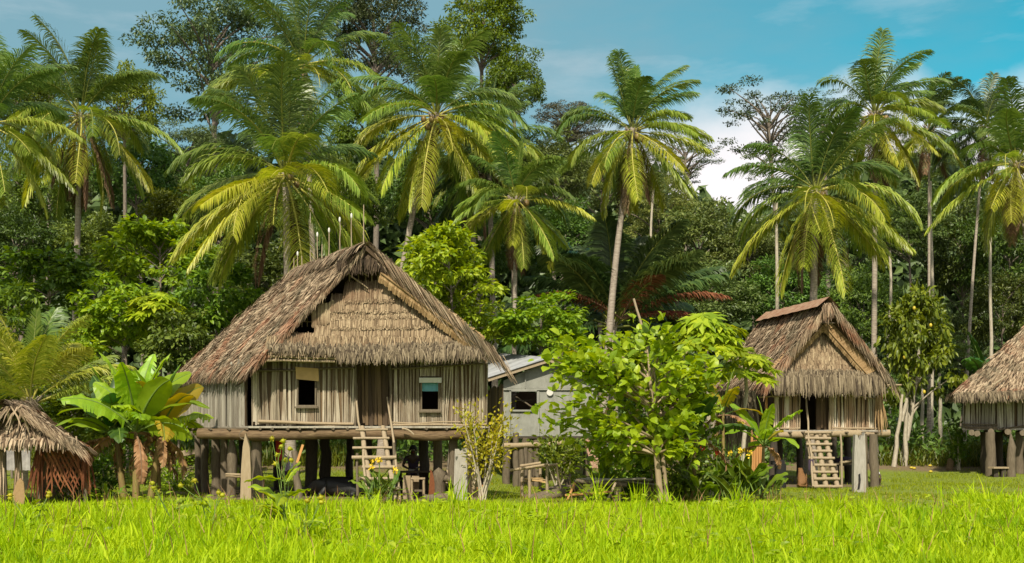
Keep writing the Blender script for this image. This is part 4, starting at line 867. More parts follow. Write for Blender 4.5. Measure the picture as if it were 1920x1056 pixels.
T('fine0', 1850, 740, 80, 70, 62, 'black-green thicket tree left of and behind the right edge house', 'leaf_shade')
T('broad0', 900, 470, 80, 80, 58, 'dark tree in shade left of the short young palm', 'leaf_dark')
T('broad1', 1060, 460, 90, 80, 60, 'dark tree in shade right of the short young palm', 'leaf_dark')
T('broad2', 180, 480, 95, 80, 56, 'dark green tree behind the lower left palm trunk', 'leaf_dark')
T('broad0', 330, 420, 80, 70, 55, 'mid-green tree between the left palm and the big palm', 'leaf_mid')
T('broad1', 30, 470, 85, 80, 54, 'dark green tree low at the left edge', 'leaf_dark')
T('broad2', 520, 540, 110, 90, 52, 'shaded green tree behind the large house left roof slope', 'leaf_dark')
# nearer bright ones
N_ = dict(name='leafy_tree', group='bright leafy trees close behind the houses')
T('small0', 840, 500, 92, 82, 40, 'bright lime leafy tree beside the large house right roof slope', 'leaf_lime', **N_)
T('small1', 880, 590, 75, 65, 41, 'green leafy tree low behind the large house right eave', 'leaf_bright', **N_)
T('small2', 1015, 605, 82, 62, 40.5, 'bright green leafy tree above the grey sheet-clad house roof', 'leaf_bright', **N_)
T('small0', 300, 480, 95, 75, 47, 'mid-green leafy tree with bright sprigs left of the big palm', 'leaf_bright', **N_)
T('small1', 400, 560, 85, 75, 45, 'leafy tree touching the large house left roof slope', 'leaf_mid', **N_)
T('small2', 230, 590, 90, 75, 43, 'leafy tree behind the banana clump', 'leaf_bright', **N_)
T('small0', 90, 530, 95, 70, 44, 'leafy tree behind the young yellowish palm', 'leaf_mid', **N_)
T('small1', 20, 620, 75, 85, 40, 'dark leafy tree at the left edge above the hut', 'leaf_mid', **N_)
T('small2', 330, 640, 70, 70, 41, 'shaded leafy tree between banana clump and large house', 'leaf_dark', **N_)
T('small0', 140, 690, 85, 55, 38, 'low leafy tree just above the hut thatch', 'leaf_bright', **N_)
T('small1', 200, 790, 75, 60, 37, 'green bushy tree behind the banana clump stems', 'leaf_mid', **N_)
T('small2', 60, 760, 75, 45, 37, 'low bright bushy tree behind the hut ridge', 'leaf_bright', **N_)
ft = T('small0', 1726, 650, 74, 118, 46, 'fruit tree with pale forked trunk and small yellow fruits right of the small house', 'leaf_mid', name='fruit_tree', group=None, bark='bark_pale', base=1690, nl=20, tr=.13)
for i, (px, py) in enumerate(((1714, 578), (1696, 670), (1733, 735), (1745, 610))):
    g = G(); g.ball(at(px, py, 44.6), (.065, .065, .085)); obj('fruit', g, M['fruit'], ft)
g = G(); 
for q in ((1676, 0, 1692, 740, 45.2), (1697, 0, 1702, 690, 45.6), (1690, 790, 1712, 700, 45.4)): stick(g, at(q[0], q[1], q[4]) if q[1] else gp(q[0], q[4]), at(q[2], q[3], q[4]), .10, .055, wob=.03, k=8)
obj('trunk', g, M['bark_pale'], ft)
for i, (px, py0, py1, Y, tx, lab) in enumerate(((1461, 590, 380, 50, 1456, 'bare pale trunk standing just left of the small house roof peak'), (1665, 660, 470, 56, 1668, 'thin pale trunk right of the wind-swept palm trunk'), (1748, 700, 340, 58, 1745, 'thin grey trunk above the fruit tree'),
        (1856, 640, 370, 56, 1858, 'thin pale trunk above the banana leaf near the right edge'), (1763, 840, 700, 52, 1762, 'slim lit trunk in the dark thicket right of the fruit tree'), (1728, 830, 720, 53, 1730, 'faint slim trunk behind the fruit tree'), (1210, 470, 350, 62, 1225, 'thin grey trunk in haze right of the leaning palm'))):
    b = gp(px, Y); root = thing('thin_tree', lab, 'tree', b, 'thin bare-trunked trees'); g = G(); tp = at(tx, py1, Y); stick(g, b, tp, .13 if Y < 51 else .10, .06, k=8); obj('trunk', g, M['bark_pale'], root)
    me, C, sz = PROTO['sparse%d' % (i % 2)]; o = bpy.data.objects.new('crown', me); link(o, root); o.location = tuple(tp - b + V3(0, 0, 1.)); o.scale = (1.7, 1.7, 1.5); o.material_slots[0].link = 'OBJECT'; o.material_slots[0].material = M['leaf_dark']

# far wood as one mass
g = G(); r = np.random.default_rng(77)
for k in range(3):
    n = 34000; Y = 88 + 6 * k; px = r.uniform(-250, 2170, n)
    topy = 330 - 60 * np.exp(-((px - 700) / 350) ** 2) + 75 * np.exp(-((px - 1390) / 90) ** 2) + 18 * np.sin(px / 37.) + 14 * np.sin(px / 17. + 2) + 12 * np.sin(px / 90.) + 20 * k - 40 * np.exp(-((px - 1700) / 120) ** 2)
    py = topy + (850 - topy) * r.uniform(0, 1, n) ** 1.05
    x = (px - CX) / F * Y; z = EYE + (HOR - py) / F * Y; P = np.stack([x, Y + r.uniform(-2.5, 2.5, n) + 1.2 * np.sin(px / 40.) + 1.2 * np.sin(py / 28. + px / 70.), z], 1)
    D = nrm(r.normal(0, 1, (n, 3)) * V3(1, .5, 1) + V3(0, -.2, -.3)); Nn = nrm(r.normal(0, .6, (n, 3)) + V3(0, -.9, .7)); Nn = nrm(Nn - D * (Nn * D).sum(-1, keepdims=True)); L = r.uniform(.7, 1.5, n)
    g.leaves(P, D, Nn, L, L * .55)
tag(obj('far_forest', g, M['leaf_shade'], loc=(0, 90, 0)), 'distant dark jungle wall closing the background', 'forest', kind='stuff')
g = G(); n = 26000
px = r.uniform(-150, 2070, n); Y = r.uniform(46, 60, n); x = (px - CX) / F * Y; P = np.stack([x, Y, gz(x, Y) + r.uniform(0, 1, n) ** 1.6 * (1.6 + 1.0 * np.sin(px / 60.))], 1)
D = nrm(r.normal(0, .8, (n, 3)) + V3(0, -.2, .2)); Nn = nrm(r.normal(0, .5, (n, 3)) + V3(0, -.2, 1)); Nn = nrm(Nn - D * (Nn * D).sum(-1, keepdims=True)); L = r.uniform(.2, .45, n); g.leaves(P, D, Nn, L, L * .45)
tag(obj('undergrowth', g, M['leaf_dark'], loc=(0, 50, 0)), 'tangled green undergrowth along the jungle edge', 'undergrowth', kind='stuff')

# ================================================================ BANANAS
BG = 'banana plants'
banana(255, 29, 132, 'tall middle banana plant of the clump left of the large house, big lime leaves', n=17, seed=1, L=2.1, W=.66, mats=['banana', 'banana', 'banana', 'banana_yellow'], dead=4)
banana(232, 29.8, 118, 'left banana plant of the clump, leaves spreading over the hut', n=13, seed=6, L=2.15, W=.62, mats=['banana', 'banana', 'banana_dark'], dead=3, pxt=218)
banana(283, 29.4, 125, 'right banana plant of the clump with yellow and browned leaf tips by the house posts', n=13, seed=3, L=1.85, W=.56, mats=['banana', 'banana_yellow', 'banana'], dead=4, pxt=300)
banana(298, 30.5, 70, 'small young banana sucker with dry leaves at the clump foot', n=5, seed=4, L=1.0, W=.35, dead=3, stem_r=.06)
banana(385, 40, 130, 'deep green banana plant in shade behind the large house left wall', n=7, seed=5, L=2.6, W=.7, mats=['banana_dark'], dead=0)
banana(1428, 29.8, 105, 'small banana plant with one torn yellow leaf in front of the small house', n=11, seed=7, L=1.3, W=.40, mats=['banana', 'banana', 'banana_yellow'], dead=2, stem_r=.06, pxt=1432)
banana(1302, 28.7, 125, 'banana plant with big upright deep green leaf beside the leafy tree trunk', n=8, seed=8, L=1.6, W=.5, mats=['banana', 'banana', 'banana_dark'], dead=4, stem_r=.08)
banana(1195, 31.5, 200, 'banana plant with long leaves poking through the leafy tree crown', n=8, seed=9, L=1.7, W=.42, mats=['banana', 'banana_dark'], dead=1, stem_r=.07)
banana(1356, 29.6, 165, 'yellowing banana plant between papaya and the small house eave', n=6, seed=10, L=1.3, W=.38, mats=['banana_yellow', 'banana'], dead=3, stem_r=.06)
banana(1848, 46, 160, 'dark banana plant with an upright leaf behind the right edge house', n=5, seed=12, L=2.6, W=.75, mats=['banana_dark'], dead=1)

# ================================================================ CENTRE TREE
root = thing('leafy_tree', 'large-leaved bright green tree on a slim trunk between the two houses', 'tree', gp(1240, 27.6))
b = gp(1240, 27.6); tp = at(1218, 690, 27.6); g = G(); r = np.random.default_rng(9)
mid = at(1224, 800, 27.6); t = np.linspace(0, 1, 10)[:, None]; pts = (1 - t) ** 2 * b + 2 * t * (1 - t) * mid + t * t * tp; g.tube(pts, np.linspace(.085, .035, 10), n=9, wob=.04)
g.tube(np.stack([gp(1252, 27.9), at(1243, 860, 27.8), at(1232, 760, 27.7), at(1225, 690, 27.7)]), [.055, .05, .04, .03], n=8); obj('trunk', g, M['wood_light'], root)
tips = [(1130, 842), (1290, 828), (1252, 822), (1335, 705), (1312, 650), (1340, 640), (1200, 835), (1325, 760), (1035, 640), (1060, 690), (1022, 760), (1075, 745), (1100, 640), (1130, 610), (1175, 600), (1210, 590), (1250, 600), (1290, 625), (1325, 660), (1300, 720), (1160, 660), (1200, 650), (1250, 660), (1290, 680), (1060, 790), (1110, 775), (1150, 740), (1190, 720), (1262, 730), (1150, 800), (1290, 770), (1100, 815), (1230, 770), (1180, 780), (1050, 610), (1085, 660), (1140, 655), (1205, 690), (1270, 655)]
g = G(); Pc = []
for i, (px, py) in enumerate(tips):
    q = at(px, py + (34 if py < 690 else 8), 27.6 + r.uniform(-1.7, 1.5)); hh = np.clip((q[2] - .5) / tp[2] * .86, .35, .96); st = pts[int(hh * 9)]
    m = .5 * (st + q) + V3(0, 0, .1); u = np.linspace(0, 1, 7)[:, None]; cv = (1 - u) ** 2 * st + 2 * u * (1 - u) * m + u * u * q; g.tube(cv, np.linspace(.035, .012, 7), n=5, cap=False)
    for k in range(3, 7): Pc.append((cv[k], nrm(cv[6] - cv[0])))
obj('branch', g, M['wood_light'], root)
P = []; D = []
for (q, d) in Pc:
    m = int(r.integers(8, 34)); P.append(q + r.normal(0, .17, (m, 3))); dd = nrm(d + r.normal(0, .75, (m, 3)) + V3(0, 0, -.15)); D.append(dd)
P = np.concatenate(P); D = np.concatenate(D); n = len(P); Nn = nrm(r.normal(0, .4, (n, 3)) + V3(0, -.15, 1)); Nn = nrm(Nn - D * (Nn * D).sum(-1, keepdims=True)); L = r.uniform(.15, .34, n)
g = G(); g.leaves6(P, D, Nn, L, L * .74, fold=.12, curl=.15); obj('crown', g, M['leaf_lime'], root)
g = G(); k = r.choice(n, 40); g.leaves6(P[k] + V3(0, -.05, -.05), nrm(D[k] + V3(0, 0, -.8)), Nn[k], L[k], L[k] * .5); obj('yellow_leaf', g, M['leaf_yellow'], root)
bpy.data.objects['yellow_leaf']['kind'] = 'stuff'
# papayas
def papaya(px, Y, px1, py1, label, n=14, seed=1, L=.55):
    r = np.random.default_rng(seed); b = gp(px, Y); c = at(px1, py1, Y); root = thing('papaya_tree', label, 'papaya tree', b, 'papaya trees'); g = G(); stick(g, b, c, .07, .05, k=8); obj('trunk', g, M['bark_pale'], root)
    for i in range(n):
        az = i * 2.4 + seed; el = 1.1 - 1.3 * i / n; d = V3(math.cos(az) * math.cos(el), math.sin(az) * math.cos(el), math.sin(el)); q = c + d * r.uniform(.55, .85); g = G(); g.tube(np.stack([c, .5 * (c + q) + V3(0, 0, .06), q]), [.014, .012, .009], n=5, mat=1)
        hd = nrm(V3(d[0], d[1], -.25)); sd = nrm(np.cross(hd, V3(0, 0, 1))); up = np.cross(sd, hd); A = np.linspace(-2.3, 2.3, 9) + r.normal(0, .06, 9); dirs = nrm(hd * np.cos(A)[:, None] + sd * np.sin(A)[:, None] - V3(0, 0, .18) + r.normal(0, .05, (9, 3))); ln = L * (.55 + .45 * np.cos(A / 2)) * r.uniform(.85, 1.1)
        g.leaves6(np.repeat(q[None], 9, 0), dirs, np.repeat(up[None], 9, 0), ln, ln * .42, fold=.1, curl=.22)
        lat = q + dirs * ln[:, None] * .5; g.leaves(np.concatenate([lat, lat]), nrm(np.concatenate([dirs + sd * .8, dirs - sd * .8])), np.repeat(up[None], 18, 0), np.concatenate([ln, ln]) * .5, np.concatenate([ln, ln]) * .2)
        obj('leaf', g, [M['leaf_lime'], M['stem_g']], root)
    return root
papaya(1335, 31, 1322, 640, 'taller papaya tree with a lacy leaf crown above the leafy tree', n=18, seed=2, L=.75)
papaya(1392, 32.5, 1398, 705, 'papaya tree with pale lacy leaves against the small house roof', n=12, seed=4, L=.6)
papaya(290, 42, 292, 585, 'papaya tree on thin bent stems behind the banana clump', n=14, seed=7, L=.8)

# ================================================================ SHRUBS
def shrub(px, Y, hpx, wpx, label, mat, seed=1, leaf=.11, n=900, name='shrub', group=None, stems=6, bark='bark_pale', low=.3, asp=.5, cat='shrub', clump=.16):
    r = np.random.default_rng(seed); b = gp(px, Y); sc = Y / F; root = thing(name, label, cat, b, group); g = G(); Pc = []
    for i in range(stems):
        tp = b + V3(r.uniform(-.5, .5) * wpx * sc, r.uniform(-.4, .4) * wpx * sc, hpx * sc * r.uniform(.6, 1.)); st = b + V3(r.normal(0, .05), r.normal(0, .05), 0); m = .5 * (st + tp) + V3(*(r.normal(0, .06, 3)))
        u = np.linspace(0, 1, 10)[:, None]; cv = (1 - u) ** 2 * st + 2 * u * (1 - u) * m + u * u * tp; g.tube(cv, np.linspace(.03, .008, 10), n=5)
        for k in range(int(low * 10), 10): Pc.append(cv[k])
    obj('stem', g, M[bark], root); Pc = np.array(Pc); k = r.choice(len(Pc), n); P = Pc[k] + r.normal(0, clump, (n, 3)) * [wpx * sc / 1.2, wpx * sc / 1.2, .9]; P[:, 2] = np.maximum(P[:, 2], b[2] + .03)
    D = nrm(nrm(P - b - V3(0, 0, hpx * sc * .4)) + r.normal(0, .6, (n, 3))); Nn = nrm(r.normal(0, .5, (n, 3)) + V3(0, -.1, 1)); Nn = nrm(Nn - D * (Nn * D).sum(-1, keepdims=True)); L = leaf * r.uniform(.6, 1.3, n); g = G(); g.leaves6(P, D, Nn, L, L * asp); obj('foliage', g, M[mat], root); return root
shrub(908, 28, 185, 100, 'thin shrub with small yellow leaves at the right corner of the large house', 'leaf_yellow', seed=2, leaf=.115, n=1050, stems=9, low=.45, clump=.14)
shrub(1045, 35, 95, 75, 'small dark bushy shrub in front of the grey sheet-clad house', 'leaf_mid', seed=3, leaf=.16, n=900, low=.5)
shrub(1178, 31, 110, 120, 'dense dark green bush under the leafy tree', 'leaf_bright', seed=4, leaf=.15, n=2600, low=.05, clump=.2)
shrub(1275, 29, 130, 110, 'mixed green bush behind the leafy tree trunk', 'leaf_bright', seed=14, leaf=.15, n=1800, low=.05, clump=.2)
shrub(1798, 44, 95, 36, 'slim small shrub with tiny pink flower left of the right edge house', 'leaf_mid', seed=5, leaf=.16, n=500, low=.45)
shrub(330, 33.5, 60, 110, 'low weedy bush between banana clump and house posts', 'leaf_bright', seed=6, leaf=.12, n=1200, low=.0, clump=.2)
shrub(205, 30.5, 90, 90, 'low green bush in front of the banana stems', 'leaf_mid', seed=8, leaf=.14, n=1200, low=.0)
shrub(135, 28.4, 45, 90, 'low dark weed patch at the foot of the woven wall', 'leaf_dark', seed=9, leaf=.10, n=700, low=.0)
def canna(px, Y, hpx, n, label, seed=1, wpx=60, col='petal_yellow', nf=3, mats=('leaf_mid', 'leaf_bright'), Lk=1., cat='flowering plant', name='canna_lily', group='canna lilies', wide=.3):
    r = np.random.default_rng(seed); b = gp(px, Y); sc = Y / F; h = hpx * sc; root = thing(name, label, cat, b, group)
    for i in range(n):
        q = b + V3(r.uniform(-.5, .5) * wpx * sc, r.uniform(-.4, .4) * wpx * sc, r.uniform(0, .25) * h); az = r.uniform(0, 6.28); g = G(); L = h * r.uniform(.5, .85) * Lk; banana_leaf(g, q, az, r.uniform(.9, 1.45), L, L * wide, r.uniform(.3, 1.3), 0, seed * 50 + i, pet=.22); obj('leaf', g, [M[mats[i % len(mats)]], M['stem_g']], root)
    for i in range(nf):
        q = b + V3(r.uniform(-.45, .45) * wpx * sc, r.uniform(-.4, 0) * wpx * sc, 0); tp = q + V3(r.normal(0, .06), 0, h * r.uniform(.85, 1.15)); g = G(); stick(g, q, tp, .012, .008, n=5, mat=1); m = 14; D = nrm(r.normal(0, 1, (m, 3)) + V3(0, -.2, .5)); g.leaves6(np.repeat(tp[None], m, 0) + r.normal(0, .035, (m, 3)), D, nrm(np.cross(D, r.normal(0, 1, (m, 3)))), np.full(m, .075), np.full(m, .045)); obj('flower', g, [M[col], M['stem_g']], root)
    return root
canna(712, 27.3, 75, 26, 'clump of sword leaves with yellow flowers at the foot of the house ladder', 1, 55, 'petal_yellow', 5, ('leaf_mid', 'leaf_mid', 'leaf_dark'), 1.1, wide=.16)
canna(1335, 28.6, 90, 40, 'big clump of broad leaves with red flowers right of the leafy tree trunk', 2, 80, 'petal_red', 2, ('leaf_mid', 'leaf_olive', 'leaf_bright'))
canna(1385, 28.9, 100, 46, 'broad-leaved clump with yellow flowers in front of the orange poles', 3, 90, 'petal_yellow', 4, ('leaf_mid', 'leaf_bright', 'leaf_mid'))
canna(1425, 29.2, 62, 22, 'low dark broad-leaved clump at the right end of the flower bed', 4, 60, 'petal_red', 0, ('leaf_mid', 'leaf_dark'))
canna(1135, 30, 120, 18, 'tall thin stalks with yellow flowers beside the dark bush', 5, 50, 'petal_yellow', 6, ('leaf_bright',), .8, wide=.16)
canna(205, 27.6, 45, 10, 'small spiky green plant in front of the banana clump', 6, 30, 'petal_yellow', 0, ('leaf_mid',), 1.2, name='spiky_plant', group=None, wide=.14)
# tall weeds in the meadow
def weed(px, Y, hpx, label, seed=1, nl=10, nh=6, spread=.5, wide=.28):
    r = np.random.default_rng(seed); b = gp(px, Y); sc = Y / F; h = hpx * sc; root = thing('weed', label, 'weed', b, 'flowering weeds in the meadow'); g = G(); tps = []
    for i in range(max(2, nh // 2)):
        tp = b + V3(r.uniform(-spread, spread) * h, r.uniform(-.3, .3) * h, h * r.uniform(.65, 1)); stick(g, b, tp, .012, .006, n=5, k=6, bendz=.02); tps.append(tp); tps.append(b + (tp - b) * .8 + V3(r.normal(0, .12) * h, 0, .1 * h))
        stick(g, b + (tp - b) * .65, tps[-1], .007, .005, n=4)
    obj('stem', g, M['stem_g'], root)
    for i in range(nl):
        g = G(); z = r.uniform(.05, .55); az = r.uniform(0, 6.28); banana_leaf(g, b + V3(0, 0, z * h), az, r.uniform(.1, .9), h * r.uniform(.3, .5), h * wide * .45, r.uniform(.4, 1.1), 0, seed * 9 + i, pet=.1); obj('leaf', g, [M['leaf_lime'], M['stem_g']], root)
    for tp in tps[:nh]:
        g = G(); g.ball(tp, (.045, .045, .04)); m = 12; D = nrm(r.normal(0, 1, (m, 3))); g.leaves(np.repeat(tp[None], m, 0), D, nrm(np.cross(D, r.normal(0, 1, (m, 3)))), np.full(m, .075), np.full(m, .03)); obj('flower_head', g, M['leaf_yellow'], root)
weed(535, 20.5, 175, 'tall yellow-headed weed in front of the house posts', 1, 12, 8, .35)
weed(395, 19, 110, 'weed with small round heads below the pointed light post', 2, 7, 5, .5)
weed(330, 20, 95, 'weed with round heads left of the house posts, at the meadow edge', 3, 7, 5, .5)
weed(570, 17.5, 90, 'low leafy weed before the ladder, in tall grass', 4, 8, 3, .4)
weed(60, 20, 85, 'pale flowering weed in front of the low hut', 5, 8, 4, .5)
# ================================================================ LADDERS
ld = thing('ladder', 'wooden pole ladder leaning up to the large house door', 'ladder', gp(710, 27.9), 'house ladders')
YT, YB = 28.65, 27.6
def lp(px, py): u = (py - 800) / 135.; return at(px, py, YT + (YB - YT) * np.clip(u, -.8, 1.))
for (a, b_, r0, m_) in (((679, 800), (696, 938), .068, 'pole'), ((718, 800), (742, 938), .068, 'pole')):
    g = G(); stick(g, lp(*b_), lp(*a), r0, r0 * .9, n=9, k=7); obj('rail', g, M[m_], ld)
for (a, b_) in (((664, 690), (689, 936)), ((726, 745), (751, 940))):
    g = G(); stick(g, lp(*b_) + V3(0, -.1, 0), lp(*a) + V3(0, .05, 0), .035, .028, n=7, k=8); obj('hand_pole', g, M['pole'], ld)
for k, (y, x0, x1, r_) in enumerate(((806, 668, 728, .04), (822, 663, 731, .045), (840, 662, 736, .045), (858, 661, 744, .07), (876, 680, 742, .06), (897, 674, 748, .06), (916, 690, 752, .06))):
    g = G(); q = lp(x0, y) + V3(0, -.09, 0); stick(g, q, lp(x1, y - .5) + V3(0, -.09, 0), r_ * .78, r_ * .7, n=8, k=4); obj('rung', g, M['pole'], ld)
for px in (669, 737):
    g = G(); stick(g, gp(px + 1, 28.0), at(px + 1, 830 if px > 700 else 850, 28.2), .04, .035); obj('prop', g, M['wood'], ld)
l2 = thing('ladder', 'broad wooden ladder leaning up to the small house doorway', 'ladder', gp(1545, 34.9), 'house ladders')
def lq(px, py): u = (py - 808) / 104.; return at(px, py, 35.55 - .75 * np.clip(u, -1.3, 1.05))
for (a, b_) in (((1514, 812), (1530, 914)), ((1530, 812), (1549, 914)), ((1544, 812), (1570, 914))):
    g = G(); stick(g, lq(*b_), lq(*a), .085, .075, n=9, k=6); obj('rail', g, M['pole'], l2)
for k, (y, x0, x1) in enumerate(((811, 1507, 1556), (822, 1508, 1556), (833, 1510, 1558), (846, 1519, 1558), (859, 1514, 1563), (872, 1525, 1566), (885, 1522, 1569), (898, 1524, 1573), (912, 1524, 1577))):
    g = G(); stick(g, lq(x0, y) + V3(0, -.1, 0), lq(x1, y) + V3(0, -.1, 0), .05, .045, n=7, k=4); obj('rung', g, M['pole'], l2)
g = G(); stick(g, lq(1522, 912) + V3(0, -.16, 0), lq(1510, 735) + V3(0, -.05, 0), .035, .03, k=7); obj('hand_pole', g, M['pole'], l2)

def single(name, label, cat, g, mats, loc, group=None):
    o = obj(name, g, mats, None, loc=loc); tag(o, label, cat, group); return o
def cloth(g, a, b_, drop, n=9, m=6, fold=.03, mat=0):
    U = np.linspace(0, 1, n); v = []
    for j in range(m):
        for u in U: p = a + (b_ - a) * u; v.append(p + V3(0, fold * math.sin(u * 14 + j * .3) * (.4 + j / m), -drop * (j / (m - 1)) * (1 + .12 * math.sin(u * 5))))
    g.add(v, [(j * n + i, j * n + i + 1, (j + 1) * n + i + 1, (j + 1) * n + i) for j in range(m - 1) for i in range(n - 1)], mat, True)
# ================================================================ UNDER AND AROUND THE LARGE HOUSE
for (a, b_, drop, m_, lab) in ((at(517, 826, 30), at(529, 828, 30), .55, 'red_cloth', 'red cloth hanging under the large house'), (at(532, 852, 30), at(543, 858, 30), .38, 'purple_cloth', 'lilac striped cloth hanging under the large house'), (at(543, 860, 30), at(554, 864, 30), .40, 'white_cloth', 'pale cloth hanging beside the lilac one'), (at(529, 872, 30.1), at(545, 880, 30.1), .3, 'dark_cloth', 'dark maroon cloth hanging below the lilac one')):
    g = G(); cloth(g, a, b_, drop); single('hanging_cloth', lab, 'cloth', g, M[m_], a, 'washing under the large house')
g = G(); stick(g, at(510, 822, 30.05), at(558, 866, 30.05), .008, k=8, bendz=-.08); single('clothes_line', 'thin sagging line carrying the washing under the large house', 'line', g, M['wood_dark'], at(510, 822, 30))
g = G(); stick(g, gp(562, 28.3), at(552, 846, 28.4), .11, .08, k=7, wob=.1); single('stump_stake', 'gnarled leaning grey stake beside the washing', 'stake', g, M['wood'], gp(562, 28.3))
g = G(); g.bar(at(557, 868, 28.2), at(568, 834, 28.3), .06, .03, up=(0, 1, 0)); single('stick', 'short orange stick propped on the grey stake', 'stick', g, M['orange_pole'], at(557, 868, 28.3))
g = G(); stick(g, at(424, 889, 29), at(452, 890, 28.6), .03, .03); stick(g, at(424, 893, 29), at(452, 894, 28.6), .03, .03); single('tied_pole', 'pair of thin poles tied across the front house posts', 'pole', g, M['wood_light'], at(424, 889, 29))
g = G(); g.prism([at(850, 943, 28.0), at(876, 943, 28.0), at(876, 841, 28.0), at(868, 840, 28.0), at(864, 846, 28.0), at(860, 842, 28.0), at(853, 842, 28.0)], (0, .09, 0)); single('flat_plank', 'broad flat grey plank upright at the right corner of the large house', 'plank', g, M['wood_grey'], gp(863, 28))
g = G(); cloth(g, at(886, 848, 28.3), at(893, 850, 28.3), .78, fold=.02); g.ball(at(881, 855, 28.3), (.10, .03, .05)); single('hanging_cloth', 'cream cloth tied to the pale corner post of the large house', 'cloth', g, M['cream_cloth'], at(888, 850, 28.3))
g = G(); g.prism([at(x, y, 28.35) for x, y in ((450, 944), (471, 944), (470, 880), (468, 840), (460, 812), (455, 838), (452, 880))], (0, .12, 0)); single('pointed_plank', 'light brown plank with a carved point standing before the left front posts', 'plank', g, M['wood_light'], gp(460, 28.35))
# table with things
tb = thing('table', 'rough dark table standing under the large house', 'table', gp(780, 31))
g = G(); g.prism([at(738, 887, 30.4), at(848, 886, 30.4), at(846, 886, 31.8), at(738, 886, 31.8)], (0, 0, .05)); obj('table_top', g, M['wood_dark'], tb)
for px, Y in ((745, 30.5), (842, 30.5), (750, 31.7), (840, 31.7)): g = G(); b = gp(px, Y); stick(g, b, V3(b[0], b[1], .62), .06); obj('leg', g, M['wood_dark'], tb)
g = G(); g.tube([at(771, 886, 30.8), at(771, 880, 30.8)], [.07, .09], n=12); single('pot', 'small pale pot on the dark table under the house', 'pot', g, M['stone'], at(771, 886, 30.8))
for px, Y, h, m_, lab in ((762, 29.6, .62, 'wood_light', 'pale stump block under the large house'), (778, 29.8, .60, 'wood_light', 'pale cut block right of the stump block')):
    g = G(); b = gp(px, Y); g.bar(b, b + V3(.02, 0, h), .19, .16, up=(0, 1, 0)); single('wood_block', lab, 'wood block', g, M[m_], b, 'wood blocks under the large house')
st = thing('stool', 'rough little wooden stool beside the pale blocks under the large house', 'stool', gp(785, 29.4)); g = G(); g.bar(at(772, 920, 29.4), at(796, 920, 29.4), .05, .05); obj('stretcher', g, M['wood'], st)
g = G(); g.prism([at(770, 899, 29.2), at(797, 899, 29.2), at(797, 899, 29.6), at(770, 899, 29.6)], (0, 0, .05)); obj('seat', g, M['wood_light'], st)
for px, Y in ((772, 29.25), (795, 29.25), (773, 29.55), (794, 29.55)): g = G(); b = gp(px, Y); stick(g, b, V3(b[0], b[1], .52), .035); obj('leg', g, M['wood_light'], st)
g = G(); r = np.random.default_rng(4); g.prism([at(803, 938, 28.9), at(817, 938, 28.9), at(815, 900, 28.9), at(810, 884, 28.9), at(807, 880, 28.9), at(805, 905, 28.9)], (0, .1, 0)); single('split_log', 'rust-red split plank standing under the large house', 'log', g, M['rust_leaf'], gp(810, 28.9))
g = G(); g.tube(np.stack([gp(826, 29.0), at(824, 905, 29.0), at(826, 890, 29.0), at(818, 880, 29.0)]), [.15, .14, .2, .1], n=9, wob=.15); g.tube(np.stack([at(826, 895, 29), at(838, 898, 28.9), at(848, 902, 28.9)]), [.1, .09, .03], n=7, wob=.1); single('tree_root', 'gnarled brown stump with a side root beside the red split plank', 'stump', g, M['wood'], gp(826, 29))
for q, lab in (((834, 892, 842, 920), 'thin pale stick leaning right of the gnarled stump'), ((838, 880, 846, 905), 'second pale stick leaning high beside the corner plank')):
    g = G(); stick(g, at(q[2], q[3], 29.4), at(q[0], q[1], 29.6), .03); single('stick', lab, 'stick', g, M['pole'], at(q[2], q[3], 29.4), 'sticks under the large house')
g = G(); stick(g, at(894, 917, 28.2), at(908, 911, 28.2), .035); single('stick', 'orange-brown stick lying at the foot of the corner post', 'stick', g, M['orange_pole'], at(894, 917, 28.2))
g = G(); stick(g, gp(793, 27.7) + V3(0, 0, .12), gp(850, 27.8) + V3(0, 0, .12), .12, .11, n=9, k=7); single('log', 'short log lying at the front edge under the house', 'log', g, M['wood'], gp(820, 27.7))
g = G(); stick(g, at(754, 804, 28.55), at(776, 815, 28.5), .025, .02, bendz=.05); single('stick', 'bent pale stick caught on the front log beam', 'stick', g, M['pole'], at(754, 804, 28.6))
pig = thing('pig', 'black pig lying in the shade under the large house left of the ladder', 'pig', gp(640, 30.5))
def skin(name, pts, edges, rad, mat, parent, lv=2, root=0, label=None):
    """continuous body: edges with a radius per joint, grown by a Skin modifier"""
    base = org(parent); me = bpy.data.meshes.new(name); me.from_pydata([tuple(np.asarray(p) - base) for p in pts], edges, []); me.update(); me.materials.append(mat)
    o = bpy.data.objects.new(name, me); link(o, parent); s = o.modifiers.new('Skin', 'SKIN'); s.use_smooth_shade = True
    for i, q in enumerate(me.skin_vertices[0].data): q.radius = (rad[i], rad[i]) if np.isscalar(rad[i]) else rad[i]; q.use_root = (i == root)
    ss = o.modifiers.new('Sub', 'SUBSURF'); ss.levels = lv; ss.render_levels = lv
    if label: o['label'] = label
    return o
p0 = gp(640, 30.5)
pp = [p0 + V3(*q) for q in ((0, 0, .30), (-.35, 0, .32), (-.62, -.03, .30), (-.85, -.06, .24), (-.98, -.08, .18), (.35, 0, .30), (.62, 0, .25), (-.45, -.25, .12), (-.55, -.42, .06), (.4, -.25, .12), (.32, -.42, .06), (-.45, .22, .1), (.4, .22, .1), (.78, .02, .3), (-.72, -.16, .40), (-.74, .10, .40))]
